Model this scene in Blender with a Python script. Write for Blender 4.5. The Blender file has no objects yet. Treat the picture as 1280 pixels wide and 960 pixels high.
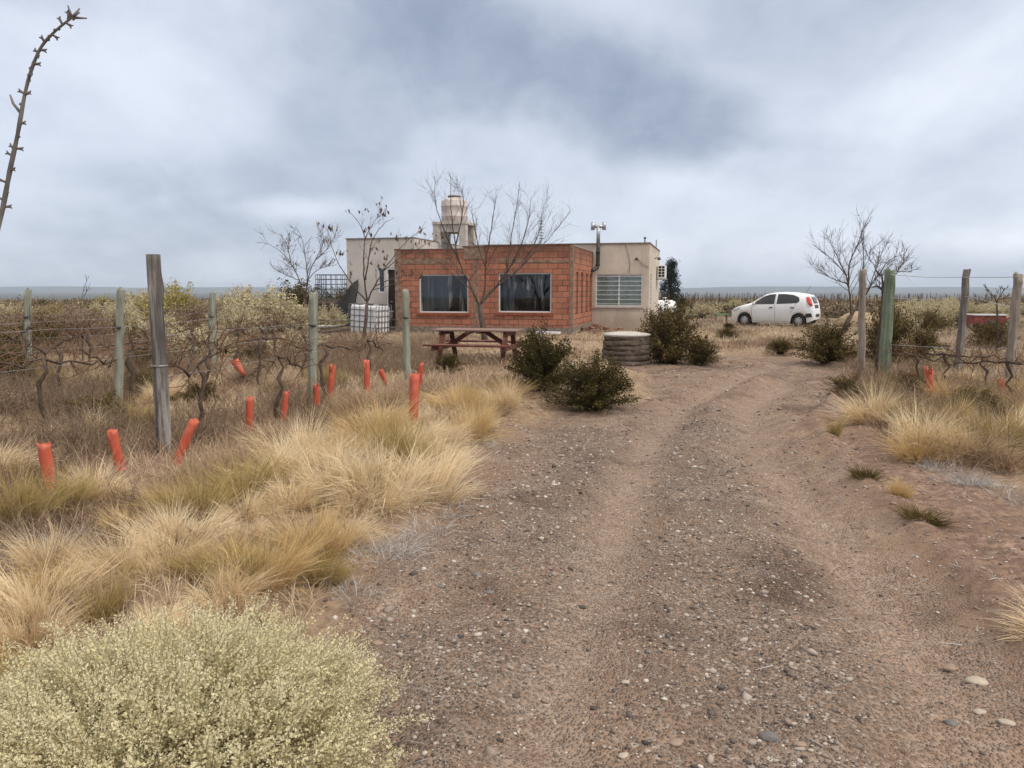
import bpy, bmesh, math, random
import numpy as np
from mathutils import Vector, Matrix

C = bpy.context.scene.collection
scene = bpy.context.scene
R = math.radians

# ------------------------------------------------------------------ camera
CAM_H, PITCH, F = 1.6, R(7.07), 960.0
cam_d = bpy.data.cameras.new('camera'); cam = bpy.data.objects.new('camera', cam_d); C.objects.link(cam)
cam.location = (0, 0, CAM_H); cam.rotation_euler = (R(90) - PITCH, 0, 0)
cam_d.sensor_width = 36; cam_d.lens = 27.0; cam_d.clip_start = 0.05; cam_d.clip_end = 30000
scene.camera = cam

# ------------------------------------------------------------------ exposure
vs = scene.view_settings
vs.view_transform = 'Standard'; vs.look = 'None'; vs.gamma = 1; vs.use_curve_mapping = False
vs.exposure = 0.6

# ------------------------------------------------------------------ sky and sun
SUN_EL, SUN_AZ = R(48), R(125)          # azimuth clockwise from +Y (ahead): sun is to the right and a little behind
w = bpy.data.worlds.new('World'); scene.world = w; w.use_nodes = True
nt = w.node_tree; N = nt.nodes; L = nt.links
bg = N['Background']; bg.inputs[1].default_value = 0.1
sky = N.new('ShaderNodeTexSky'); sky.sky_type = 'NISHITA'; sky.sun_disc = False
sky.sun_elevation = SUN_EL; sky.sun_rotation = SUN_AZ
tc = N.new('ShaderNodeTexCoord')

def wm(op, a, b=None, c=None):
    n = N.new('ShaderNodeMath'); n.operation = op
    for i, v in enumerate((a, b, c)):
        if v is None: continue
        if isinstance(v, (int, float)): n.inputs[i].default_value = v
        else: L.new(v, n.inputs[i])
    return n.outputs[0]
def wmix(f, a, b):
    n = N.new('ShaderNodeMix'); n.data_type = 'RGBA'; n.clamp_factor = True
    for k, v in (('Factor', f), ('A', a), ('B', b)):
        s = [q for q in n.inputs if q.name == k and (q.type == 'RGBA' or (k == 'Factor' and q.type == 'VALUE'))][0]
        if isinstance(v, (int, float)): s.default_value = v
        elif isinstance(v, tuple): s.default_value = (*v, 1)
        else: L.new(v, s)
    return [q for q in n.outputs if q.type == 'RGBA'][0]
sep = N.new('ShaderNodeSeparateXYZ'); L.new(tc.outputs['Generated'], sep.inputs[0])
zc = wm('MAXIMUM', sep.outputs[2], 0.0)
den = wm('ADD', zc, 0.42)
comb = N.new('ShaderNodeCombineXYZ')
L.new(wm('DIVIDE', sep.outputs[0], den), comb.inputs[0]); L.new(wm('DIVIDE', sep.outputs[1], den), comb.inputs[1])
def wnoise(vec, scale, detail, rough, dist, loc=(0, 0, 0), sc=(1, 1, 1)):
    mp = N.new('ShaderNodeMapping'); L.new(vec, mp.inputs[0])
    mp.inputs[1].default_value = loc; mp.inputs[3].default_value = sc
    n = N.new('ShaderNodeTexNoise'); L.new(mp.outputs[0], n.inputs[0])
    n.inputs['Scale'].default_value = scale; n.inputs['Detail'].default_value = detail
    n.inputs['Roughness'].default_value = rough; n.inputs['Distortion'].default_value = dist
    return n.outputs[0]
def wrange(v, a, b, c=0.0, d=1.0):
    n = N.new('ShaderNodeMapRange'); n.interpolation_type = 'SMOOTHSTEP'
    L.new(v, n.inputs[0])
    for i, q in enumerate((a, b, c, d)): n.inputs[i + 1].default_value = q
    return n.outputs[0]
n_big = wnoise(comb.outputs[0], 1.3, 6, 0.5, 0.6, (3.1, 1.7, 0))
n_det = wnoise(comb.outputs[0], 9, 8, 0.6, 0.3, (1.3, 5.2, 0), (1, .7, 1))
n_fine = wnoise(comb.outputs[0], 3.4, 8, 0.55, 0.2, (7.3, 2.2, 0), (1, .6, 1))
def cloudspot(az, el, wd, ht, tilt):
    """soft patch of cloud in a world direction (degrees)"""
    a, e = R(az), R(el)
    D = Vector((math.sin(a) * math.cos(e), math.cos(a) * math.cos(e), math.sin(e)))
    Rt = Vector((math.cos(a), -math.sin(a), 0)); Up = Rt.cross(D) 
    if Up.z < 0: Up = -Up
    t = R(tilt); A = Rt * math.cos(t) + Up * math.sin(t); B = -Rt * math.sin(t) + Up * math.cos(t)
    sub = N.new('ShaderNodeVectorMath'); sub.operation = 'SUBTRACT'; L.new(tc.outputs['Generated'], sub.inputs[0]); sub.inputs[1].default_value = D
    def dot(V, s):
        n = N.new('ShaderNodeVectorMath'); n.operation = 'DOT_PRODUCT'; L.new(sub.outputs[0], n.inputs[0]); n.inputs[1].default_value = V / s
        return n.outputs['Value']
    p, q = dot(A, math.sin(R(wd))), dot(B, math.sin(R(ht)))
    r = wm('SQRT', wm('ADD', wm('MULTIPLY', p, p), wm('MULTIPLY', q, q)))
    r = wm('ADD', r, wm('MULTIPLY', wm('SUBTRACT', n_fine, 0.5), 1.3))
    return wrange(r, 1.0, 0.0)
CL_BASE, CL_DARK, CL_LIGHT = (.47, .51, .59), (.195, .235, .32), (.68, .715, .785)
k10 = lambda c: tuple(10 * v for v in c)
col = wmix(wrange(n_big, .40, .66, 0, .55), k10(CL_BASE), k10(CL_DARK))
col = wmix(wm('MULTIPLY', wrange(n_fine, .50, .75), .16), col, k10(CL_LIGHT))
for az, el, wd, ht, tilt, cc, amt in (
        (2, 15.5, 24, 6.5, -24, CL_DARK, .88), (9, 12.5, 12, 4.5, -22, CL_DARK, .7), (-8, 18, 14, 5, -25, CL_DARK, .5),
        (30, 13, 14, 6, 18, CL_LIGHT, .62), (33, 3, 7, 2.2, 8, CL_LIGHT, .75), (-15, 5.6, 6, 1.3, 2, CL_LIGHT, .45),
        (-24, 13, 10, 5, -20, CL_LIGHT, .35), (12, 7.5, 7, 2.2, -12, CL_LIGHT, .35), (20, 3, 20, 2.2, 0, CL_LIGHT, .35), (-33, 18.5, 8, 2, -12, CL_DARK, .35)):
    col = wmix(wm('MULTIPLY', cloudspot(az, el, wd, ht, tilt), amt), col, k10(cc))
col = wmix(wrange(n_det, .35, .75, .0, .12), col, k10(CL_LIGHT)); col = wmix(wrange(n_det, .55, .25, .0, .10), col, k10(CL_DARK))
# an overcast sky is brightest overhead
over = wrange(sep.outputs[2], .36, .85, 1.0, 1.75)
col = wmix(wrange(sep.outputs[2], .34, .7, 0, .9), col, k10((.65, .61, .56)))     # unseen sky overhead given a warm tone to warm the top light
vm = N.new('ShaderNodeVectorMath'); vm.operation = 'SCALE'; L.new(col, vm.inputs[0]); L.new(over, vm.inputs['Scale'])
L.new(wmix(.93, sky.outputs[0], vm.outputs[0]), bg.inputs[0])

sun_d = bpy.data.lights.new('sun', 'SUN'); sun = bpy.data.objects.new('sun', sun_d); C.objects.link(sun)
sun_d.energy = 1.5; sun_d.angle = R(10); sun_d.color = (1, .93, .82)
sd = Vector((math.sin(SUN_AZ) * math.cos(SUN_EL), math.cos(SUN_AZ) * math.cos(SUN_EL), math.sin(SUN_EL)))
sun.rotation_euler = sd.to_track_quat('Z', 'Y').to_euler(); sun.location = (20, -20, 40)

# ------------------------------------------------------------------ placing helpers (photo pixel -> place in the world)
CP, SP = math.cos(PITCH), math.sin(PITCH)
def ray(px, py):
    cx, cy = (px - 640) / F, (480 - py) / F
    return np.array((cx, CP + cy * SP, -SP + cy * CP))
def G(px, py):
    d = ray(px, py); t = CAM_H / -d[2]; return d[0] * t, d[1] * t
def Wp(px, py, Y):
    d = ray(px, py); t = Y / d[1]; return d[0] * t, Y, CAM_H + d[2] * t

# ------------------------------------------------------------------ number helpers
rng = np.random.default_rng(11)
def _hash(i, j, s):
    h = (i.astype(np.int64) * 374761393 + j.astype(np.int64) * 668265263 + s * 1442695041) & 0xffffffff
    h = ((h ^ (h >> 13)) * 1274126177) & 0xffffffff
    return ((h ^ (h >> 16)) & 0xffff) / 65535.0
def vnoise(x, y, s=0):
    xi, yi = np.floor(x), np.floor(y); fx, fy = x - xi, y - yi
    fx = fx * fx * (3 - 2 * fx); fy = fy * fy * (3 - 2 * fy)
    a, b = _hash(xi, yi, s), _hash(xi + 1, yi, s); c, d = _hash(xi, yi + 1, s), _hash(xi + 1, yi + 1, s)
    return (a * (1 - fx) + b * fx) * (1 - fy) + (c * (1 - fx) + d * fx) * fy
def fbm(x, y, s=0, o=4):
    v = 0; a = .5
    for k in range(o):
        v = v + a * vnoise(x, y, s + k * 17); x = x * 2.03; y = y * 2.03; a *= .5
    return v / (1 - .5 ** o)
def sstep(a, b, x):
    t = np.clip((x - a) / (b - a), 0, 1); return t * t * (3 - 2 * t)
def inside(poly, x, y):
    r = np.zeros(x.shape, bool); n = len(poly)
    for i in range(n):
        x0, y0 = poly[i]; x1, y1 = poly[(i + 1) % n]
        if y0 == y1: continue
        c = ((y0 > y) != (y1 > y)) & (x < (x1 - x0) * (y - y0) / (y1 - y0) + x0); r ^= c
    return r
def pdist(path, x, y, closed=False):
    d = np.full(x.shape, 1e9); n = len(path)
    for i in range(n if closed else n - 1):
        x0, y0 = path[i]; x1, y1 = path[(i + 1) % n]; dx, dy = x1 - x0, y1 - y0
        t = np.clip(((x - x0) * dx + (y - y0) * dy) / max(dx * dx + dy * dy, 1e-9), 0, 1)
        d = np.minimum(d, np.hypot(x - x0 - t * dx, y - y0 - t * dy))
    return d
def sdist(poly, x, y):
    d = pdist(poly, x, y, True); return np.where(inside(poly, x, y), -d, d)

# ------------------------------------------------------------------ the track and the ground in plan
LEFT_EDGE = [(400, 1400), (470, 1000), (455, 900), (400, 800), (450, 715), (575, 640), (605, 575), (640, 535), (690, 518), (800, 502), (812, 470), (760, 462), (770, 452), (905, 446)]
RIGHT_EDGE = [(1000, 448), (1052, 462), (1040, 490), (1002, 530), (1040, 590), (1115, 660), (1200, 745), (1275, 820), (1330, 900), (1400, 1000), (1500, 1400)]
ROAD = [G(*p) for p in LEFT_EDGE + RIGHT_EDGE]
SOIL = [G(*p) for p in [(1000, 530), (1030, 485), (1080, 500), (1080, 540), (1130, 570), (1190, 605), (1300, 630), (1400, 760), (1700, 1400), (1300, 1000), (1100, 700)]]
YARD = [G(*p) for p in [(560, 446), (640, 470), (800, 470), (900, 452), (905, 425), (740, 418), (560, 432)]]
RUT_L = [G(*p) for p in [(640, 1200), (690, 900), (735, 770), (775, 650), (800, 570), (850, 510), (930, 470), (985, 452)]]
RUT_R = [G(*p) for p in [(1290, 1150), (1180, 850), (1085, 730), (1010, 630), (950, 560), (935, 510), (985, 475)]]
RUT_R2 = [G(*p) for p in [(1380, 1000), (1240, 800), (1150, 700), (1060, 620), (1000, 560)]]
GRAV_C = [G(*p) for p in [(1000, 1300), (960, 950), (930, 800), (885, 680), (860, 600), (850, 560), (880, 520)]]
GRAV_L = [G(*p) for p in [(520, 1200), (560, 900), (650, 770), (690, 640), (720, 570), (740, 545)]]
def masks(x, y):
    jit = (fbm(x * 1.3, y * 1.3, 3) - .5) * .7 + (fbm(x * 6, y * 6, 5, 2) - .5) * .25
    road = 1 - sstep(-.22, .22, sdist(ROAD, x, y) + jit)
    soil = 1 - sstep(-.25, .25, sdist(SOIL, x, y) + jit)
    rl, rr, r2 = pdist(RUT_L, x, y), pdist(RUT_R, x, y), pdist(RUT_R2, x, y)
    rut = np.maximum(np.maximum(np.exp(-(rl / .19) ** 2), np.exp(-(rr / .24) ** 2)), .7 * np.exp(-(r2 / .15) ** 2))
    rut = rut * (.45 + .9 * fbm(x * 1.1, y * .7, 41)) 
    grav = np.maximum(np.exp(-(pdist(GRAV_C, x, y) / .55) ** 2), np.exp(-(pdist(GRAV_L, x, y) / .6) ** 2))
    grav = np.clip(grav * (.35 + 1.2 * fbm(x * 1.7, y * 1.7, 23)) + .25 * sstep(.5, .8, fbm(x * 2.1, y * 2.1, 29)), 0, 1) * road
    yard = 1 - sstep(-.4, .5, sdist(YARD, x, y) + jit * 1.5)
    return road, soil, np.clip(rut, 0, 1) * road, grav, yard
def hz(x, y):
    """ground height"""
    x = np.asarray(x, float); y = np.asarray(y, float)
    r = np.hypot(x, y)
    near = 1 - sstep(18, 40, r)
    sd_ = sdist(ROAD, x, y)
    h = (fbm(x * .35, y * .35, 7) - .5) * .22 * sstep(0, 1.5, sd_) * (1 - sstep(12, 20, r))
    h = h + .09 * sstep(-.1, .7, sd_) * near                                    # banks beside the sunken track
    rl, rr = pdist(RUT_L, x, y), pdist(RUT_R, x, y)
    h = h - near * (.055 * np.exp(-(rl / .2) ** 2) + .065 * np.exp(-(rr / .24) ** 2))
    h = h + near * (.028 * np.exp(-((rl - .38) / .14) ** 2) + .03 * np.exp(-((rr - .45) / .15) ** 2))
    h = h + near * ((fbm(x * 2.2, y * 2.2, 19, 3) - .5) * .07 + (fbm(x * 9, y * 9, 13, 3) - .5) * .034)
    h = h + near * .09 * np.exp(-((sd_ - .12) / .11) ** 2) * (.3 + fbm(x * 1.5, y * 1.5, 61)) * (x > 1.2)   # eroded lip along the right edge
    h = h + (fbm(x * .03, y * .03, 31) - .5) * .7 * sstep(45, 130, r)
    h = h - 16 * sstep(80, 520, r)
    return h
def hz1(x, y): return float(hz(np.array([x]), np.array([y]))[0])

# ------------------------------------------------------------------ material helpers
class Mat:
    def __init__(s, name, rough=.8, spec=.3, metal=0):
        s.m = bpy.data.materials.new(name); s.m.use_nodes = True; s.n = s.m.node_tree.nodes; s.l = s.m.node_tree.links
        s.b = s.n['Principled BSDF']; s.b.inputs['Roughness'].default_value = rough
        s.b.inputs['Specular IOR Level'].default_value = spec; s.b.inputs['Metallic'].default_value = metal
        s.out = s.n['Material Output']
    def set(s, node, i, v):
        if v is None: return
        if isinstance(v, (int, float)): node.inputs[i].default_value = v
        elif isinstance(v, tuple): node.inputs[i].default_value = (*v, 1) if node.inputs[i].type == 'RGBA' else v
        else: s.l.new(v, node.inputs[i])
    def coord(s, kind='Object', scale=(1, 1, 1), rot=(0, 0, 0)):
        if not hasattr(s, 'tc'): s.tc = s.n.new('ShaderNodeTexCoord')
        mp = s.n.new('ShaderNodeMapping'); s.l.new(s.tc.outputs[kind], mp.inputs[0])
        mp.inputs[3].default_value = scale; mp.inputs[2].default_value = rot; return mp.outputs[0]
    def noise(s, scale, detail=4, rough=.55, vec=None, dist=0.0, color=False):
        n = s.n.new('ShaderNodeTexNoise'); s.l.new(vec or s.coord(), n.inputs[0])
        n.inputs['Scale'].default_value = scale; n.inputs['Detail'].default_value = detail
        n.inputs['Roughness'].default_value = rough; n.inputs['Distortion'].default_value = dist
        return n.outputs[1 if color else 0]
    def voro(s, scale, feature='F1', vec=None, out=0):
        n = s.n.new('ShaderNodeTexVoronoi'); n.feature = feature; s.l.new(vec or s.coord(), n.inputs['Vector']); n.inputs['Scale'].default_value = scale
        return n.outputs[out]
    def attr(s, name):
        n = s.n.new('ShaderNodeAttribute'); n.attribute_name = name; return n.outputs['Fac']
    def oi(s):
        return s.n.new('ShaderNodeObjectInfo').outputs['Random']
    def math(s, op, a, b=None):
        n = s.n.new('ShaderNodeMath'); n.operation = op; s.set(n, 0, a); s.set(n, 1, b); return n.outputs[0]
    def rng(s, v, a, b, c=0.0, d=1.0):
        n = s.n.new('ShaderNodeMapRange'); s.l.new(v, n.inputs[0])
        for i, q in enumerate((a, b, c, d)): n.inputs[i + 1].default_value = q
        return n.outputs[0]
    def mix(s, f, a, b, mode='MIX'):
        n = s.n.new('ShaderNodeMix'); n.data_type = 'RGBA'; n.blend_type = mode
        fi = [i for i, q in enumerate(n.inputs) if q.name == 'Factor' and q.type == 'VALUE'][0]
        ai = [i for i, q in enumerate(n.inputs) if q.name == 'A' and q.type == 'RGBA'][0]
        bi = [i for i, q in enumerate(n.inputs) if q.name == 'B' and q.type == 'RGBA'][0]
        s.set(n, fi, f); s.set(n, ai, a); s.set(n, bi, b)
        return [q for q in n.outputs if q.type == 'RGBA'][0]
    def ramp(s, f, stops, const=False):
        n = s.n.new('ShaderNodeValToRGB'); s.l.new(f, n.inputs[0]); e = n.color_ramp.elements
        if const: n.color_ramp.interpolation = 'CONSTANT'
        while len(e) < len(stops): e.new(.5)
        for q, (p, c) in zip(e, stops): q.position = p; q.color = (*c, 1)
        return n.outputs[0]
    def color(s, c): s.set(s.b, 'Base Color', c); return s
    def bump(s, h, strength=.3, dist=.01):
        n = s.n.new('ShaderNodeBump'); n.inputs['Strength'].default_value = strength; n.inputs['Distance'].default_value = dist
        s.l.new(h, n.inputs['Height']); s.l.new(n.outputs[0], s.b.inputs['Normal']); return s
    def translucent(s, c, amt):
        t = s.n.new('ShaderNodeBsdfTranslucent'); s.set(t, 0, c); m = s.n.new('ShaderNodeMixShader'); m.inputs[0].default_value = amt
        s.l.new(s.b.outputs[0], m.inputs[1]); s.l.new(t.outputs[0], m.inputs[2]); s.l.new(m.outputs[0], s.out.inputs[0]); return s
def plain(name, c, var=.15, rough=.7, spec=.3, metal=0, scale=8):
    m = Mat(name, rough, spec, metal)
    a = tuple(v * (1 - var) for v in c); b = tuple(min(1, v * (1 + var)) for v in c)
    m.color(m.ramp(m.noise(scale, 5), [(.3, a), (.7, b)])); return m.m

# ------------------------------------------------------------------ mesh helpers
def link(name, me, parent=None, loc=None, rotz=0):
    o = bpy.data.objects.new(name, me); C.objects.link(o)
    if parent is not None: o.parent = parent
    if loc is not None: o.location = loc
    if rotz: o.rotation_euler = (0, 0, rotz)
    return o
def tag(o, label=None, cat=None, group=None, kind=None):
    if label: o['label'] = label
    if cat: o['category'] = cat
    if group: o['group'] = group
    if kind: o['kind'] = kind
    return o
def empty(name, loc, label=None, cat=None, group=None, rotz=0):
    o = bpy.data.objects.new(name, None); C.objects.link(o); o.location = loc; o.rotation_euler = (0, 0, rotz); o.empty_display_size = .2
    return tag(o, label, cat, group)
def copy_tree(o, loc, rotz=0.0, scale=(1, 1, 1), label=None, group=None):
    c = o.copy(); C.objects.link(c); c.location = loc; c.rotation_euler = (0, 0, rotz); c.scale = scale
    if label: c['label'] = label
    if group: c['group'] = group
    for ch in o.children:
        d = ch.copy(); C.objects.link(d); d.parent = c
        for g in ch.children:
            e = g.copy(); C.objects.link(e); e.parent = d
    return c
def mesh_np(name, V, T, mat, attrs=None, smooth=False):
    """mesh from arrays; T is (n,3) or (n,4)"""
    me = bpy.data.meshes.new(name); V = np.ascontiguousarray(V, np.float32); T = np.ascontiguousarray(T, np.int32); k = T.shape[1]
    me.vertices.add(len(V)); me.vertices.foreach_set('co', V.ravel())
    me.loops.add(T.size); me.loops.foreach_set('vertex_index', T.ravel())
    me.polygons.add(len(T)); me.polygons.foreach_set('loop_start', np.arange(0, T.size, k, dtype=np.int32))
    if smooth: me.polygons.foreach_set('use_smooth', np.ones(len(T), bool))
    me.update(calc_edges=True)
    for a, v in (attrs or {}).items():
        at = me.attributes.new(a, 'FLOAT', 'POINT'); at.data.foreach_set('value', np.ascontiguousarray(v, np.float32).ravel())
    if mat: me.materials.append(mat)
    return me
class MB:
    """collects shapes and links them as ONE mesh object"""
    def __init__(s): s.v = []; s.f = []; s.sm = []
    def add(s, vs, fs, smooth=False):
        o = len(s.v); s.v += [tuple(map(float, q)) for q in vs]; s.f += [tuple(i + o for i in f) for f in fs]; s.sm += [smooth] * len(fs); return s
    def box(s, x0, x1, y0, y1, z0, z1, M=None):
        vs = [(x, y, z) for z in (z0, z1) for y in (y0, y1) for x in (x0, x1)]
        if M is not None: vs = [M @ Vector(q) for q in vs]
        return s.add(vs, [(0, 2, 3, 1), (4, 5, 7, 6), (0, 1, 5, 4), (2, 6, 7, 3), (0, 4, 6, 2), (1, 3, 7, 5)])
    def beam(s, a, b, wx, wy, up=(0, 0, 1)):
        a, b = Vector(a), Vector(b); d = (b - a); l = d.length; d.normalize(); u = Vector(up)
        if abs(d.dot(u)) > .99: u = Vector((0, 1, 0))
        x = d.cross(u).normalized(); y = x.cross(d)
        M = Matrix((( x.x, d.x, y.x, a.x), (x.y, d.y, y.y, a.y), (x.z, d.z, y.z, a.z), (0, 0, 0, 1)))
        return s.box(-wx / 2, wx / 2, 0, l, -wy / 2, wy / 2, M)
    def tube(s, pts, rad, n=8, caps=True, smooth=True):
        pts = [Vector(p) for p in pts]; rad = [rad] * len(pts) if isinstance(rad, (int, float)) else list(rad)
        d = (pts[1] - pts[0]).normalized(); x = d.orthogonal().normalized(); vs = []
        for i, p in enumerate(pts):
            t = (pts[min(i + 1, len(pts) - 1)] - pts[max(i - 1, 0)])
            if t.length < 1e-9: t = d
            t = t.normalized(); x = x - t * x.dot(t)
            x = x.normalized() if x.length > 1e-6 else t.orthogonal().normalized()
            y = t.cross(x)
            for k in range(n):
                a = 2 * math.pi * k / n; vs.append(p + (x * math.cos(a) + y * math.sin(a)) * rad[i])
        fs = [(i * n + k, i * n + (k + 1) % n, (i + 1) * n + (k + 1) % n, (i + 1) * n + k) for i in range(len(pts) - 1) for k in range(n)]
        s.add(vs, fs, smooth)
        if caps:
            o = len(s.v) - len(vs); s.f += [tuple(o + k for k in reversed(range(n))), tuple(o + (len(pts) - 1) * n + k for k in range(n))]; s.sm += [False, False]
        return s
    def lathe(s, prof, n=24, c=(0, 0, 0), axis='z', smooth=True, caps=True):
        vs = []
        for r, z in prof:
            for k in range(n):
                a = 2 * math.pi * k / n; q = (r * math.cos(a), r * math.sin(a), z)
                if axis == 'y': q = (q[0], q[2], q[1])
                if axis == 'x': q = (q[2], q[0], q[1])
                vs.append((q[0] + c[0], q[1] + c[1], q[2] + c[2]))
        m = len(prof); fs = [(i * n + k, i * n + (k + 1) % n, (i + 1) * n + (k + 1) % n, (i + 1) * n + k) for i in range(m - 1) for k in range(n)]
        s.add(vs, fs, smooth)
        if caps:
            o = len(s.v) - len(vs); s.f += [tuple(o + k for k in reversed(range(n))), tuple(o + (m - 1) * n + k for k in range(n))]; s.sm += [False, False]
        return s
    def build(s, name, mat, parent=None, loc=None, rotz=0, bevel=0):
        me = bpy.data.meshes.new(name); me.from_pydata(s.v, [], s.f)
        me.polygons.foreach_set('use_smooth', np.array(s.sm, bool)); me.update()
        bm = bmesh.new(); bm.from_mesh(me)
        bmesh.ops.recalc_face_normals(bm, faces=bm.faces)
        bm.to_mesh(me); bm.free()
        if mat: me.materials.append(mat)
        o = link(name, me, parent, loc, rotz)
        if bevel:
            b = o.modifiers.new('bevel', 'BEVEL'); b.width = bevel; b.segments = 2; b.limit_method = 'ANGLE'
        return o
def norm(a): return a / np.maximum(np.linalg.norm(a, axis=-1, keepdims=True), 1e-9)
def blades(base, d, length, bend, width, g):
    """grass blades: (n,5) vertices and 3 triangles each; attributes rnd and tt"""
    n = len(base); out = d * (1, 1, 0); L_ = length[:, None]
    d2 = norm(d + out * bend[:, None] - np.array((0, 0, 1)) * bend[:, None] * .55)
    side = norm(np.cross(d, norm(g.normal(size=(n, 3))))) * (width[:, None] * .5)
    mid = base + d * L_ * .55; tip = mid + d2 * L_ * .45
    V = np.stack((base - side, base + side, mid - side * .8, mid + side * .8, tip), 1).reshape(-1, 3)
    o = (np.arange(n) * 5)[:, None, None]
    T = (o + np.array([[0, 1, 3], [0, 3, 2], [2, 3, 4]])[None]).reshape(-1, 3)
    rnd = np.repeat(g.random(n), 5); tt = np.tile([0, 0, .55, .55, 1.0], n)
    return V, T, rnd, tt
def leaves(pos, d, size, g, wid=.45):
    n = len(pos); d = norm(d); s_ = norm(np.cross(d, norm(g.normal(size=(n, 3))))) * (size * wid)[:, None]; z = size[:, None]
    nrm = np.cross(d, s_) * .5
    V = np.stack((pos, pos + d * z * .5 - s_ + nrm, pos + d * z, pos + d * z * .5 + s_ + nrm), 1).reshape(-1, 3)
    o = (np.arange(n) * 4)[:, None, None]
    T = (o + np.array([[0, 1, 2], [0, 2, 3]])[None]).reshape(-1, 3)
    return V, T, np.repeat(g.random(n), 4)
class NB:
    def __init__(s): s.V = []; s.T = []; s.a = []; s.t = []; s.n = 0
    def add(s, V, T, rnd, tt=None):
        s.V.append(V); s.T.append(T + s.n); s.a.append(rnd); s.t.append(tt if tt is not None else np.zeros(len(V))); s.n += len(V)
    def mesh(s, name, mat):
        return mesh_np(name, np.concatenate(s.V), np.concatenate(s.T), mat, {'rnd': np.concatenate(s.a), 'tt': np.concatenate(s.t)})
def sticks(a, b, r0, r1, g):
    """thin three-sided straight sticks from a to b"""
    n = len(a); d = norm(b - a); x = norm(np.cross(d, norm(g.normal(size=(n, 3))))); y = np.cross(d, x); P = []
    for p, r in ((a, r0), (b, r1)):
        for k in range(3):
            t = 2.0944 * k; P.append(p + (x * math.cos(t) + y * math.sin(t)) * np.asarray(r).reshape(-1, 1))
    V = np.stack(P, 1).reshape(-1, 3); o = (np.arange(n) * 6)[:, None, None]
    T = (o + np.array([[0, 1, 4], [0, 4, 3], [1, 2, 5], [1, 5, 4], [2, 0, 3], [2, 3, 5]])[None]).reshape(-1, 3)
    return V, T, np.repeat(g.random(n), 6)

# ================================================================== ground, hills, far plain
def graded(lo, hi, f0, f1, step, grow=1.09, smax=400):
    a = list(np.arange(f0, f1 + 1e-6, step)); s = step
    while a[-1] < hi: s = min(s * grow, smax); a.append(a[-1] + s)
    s = step; b = []
    x = f0
    while x > lo: s = min(s * grow, smax); x -= s; b.append(x)
    return np.array(b[::-1] + a)
gx = graded(-6500, 6500, -5.2, 6.8, .045, 1.08); gy = graded(-300, 6800, 1.8, 13.5, .045, 1.08)
GX, GY = np.meshgrid(gx, gy); X, Y = GX.ravel(), GY.ravel()
road, soil, rut, grav, yard = masks(X, Y)
near = 1 - sstep(25, 60, np.hypot(X, Y))
road *= near; soil *= near
V = np.stack((X, Y, hz(X, Y)), 1); nx, ny = len(gx), len(gy)
ii = (np.arange(ny - 1)[:, None] * nx + np.arange(nx - 1)[None]).ravel()
T = np.stack((ii, ii + 1, ii + nx + 1, ii + nx), 1)
m = Mat('ground_soil', .95, .15)
va = m.coord()
n1 = m.noise(2.2, 6, .6, va); n2 = m.noise(14, 6, .65, va); n3 = m.noise(90, 3, .6, va); n0 = m.noise(.35, 5, .6, va)
peb = m.voro(75, 'F1', va, 1); pebd = m.voro(75, 'F1', va, 0)
pebL = m.voro(28, 'F1', va, 1); pebLd = m.voro(28, 'F1', va, 0)
dirt = m.ramp(n1, [(.3, (.14, .078, .052)), (.5, (.26, .165, .115)), (.7, (.39, .275, .205))])
dirt = m.mix(m.rng(n2, .35, .7, 0, .55), dirt, (.33, .245, .18))
sand = m.ramp(n2, [(.3, (.265, .18, .132)), (.7, (.46, .36, .285))])
stone = m.ramp(peb, [(0, (.07, .058, .05)), (.35, (.20, .155, .13)), (.6, (.32, .255, .21)), (.85, (.54, .48, .42)), (1, (.19, .11, .08))])
stoneL = m.ramp(pebL, [(0, (.08, .07, .062)), (.4, (.20, .16, .135)), (.75, (.33, .27, .225)), (1, (.52, .47, .41))])
rd = m.attr('road'); gv = m.attr('grav'); rt = m.attr('rut')
gvn = m.math('MULTIPLY', m.math('ADD', m.math('MULTIPLY', gv, .9), .22), m.rng(n1, .3, .62))
roadc = m.mix(m.math('MINIMUM', m.rng(pebd, .62, .30, 0, 1), m.math('MULTIPLY', m.rng(n2, .3, .5, .3, 1), m.rng(m.noise(1.5, 6, .7, va, .5), .42, .56, .08, 1))), dirt, stone)
roadc = m.mix(m.math('MULTIPLY', m.rng(m.noise(1.1, 6, .65, va, .4), .42, .62), .65), roadc, m.mix(m.rng(n2, .3, .7), (.215, .132, .085), (.36, .25, .175)))
roadc = m.mix(m.math('MULTIPLY', m.rng(m.noise(2.6, 7, .7, va, .3), .55, .68), .5), roadc, (.52, .42, .34))
roadc = m.mix(m.math('MULTIPLY', gv, .42), roadc, m.mix(m.rng(n3, .3, .7), (.10, .078, .062), (.22, .175, .14)))
roadc = m.mix(m.math('MULTIPLY', gvn, m.rng(pebLd, .45, .3)), roadc, stoneL)
roadc = m.mix(m.math('MULTIPLY', rt, m.rng(n2, .2, .75, .95, .35)), roadc, sand)
straw = m.ramp(n2, [(.25, (.13, .085, .055)), (.5, (.27, .195, .12)), (.75, (.44, .34, .215))])
straw = m.mix(m.rng(n0, .42, .6), straw, m.ramp(n2, [(.3, (.15, .092, .064)), (.7, (.30, .21, .15))]))
far = m.ramp(m.noise(.05, 8, .65, va), [(.3, (.10, .075, .052)), (.5, (.19, .145, .100)), (.7, (.27, .215, .155))])
c = m.mix(m.attr('far'), straw, far)
c = m.mix(m.attr('deep'), c, m.ramp(m.noise(.012, 8, .7, va), [(.35, (.028, .032, .028)), (.65, (.075, .072, .055))]))
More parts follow.
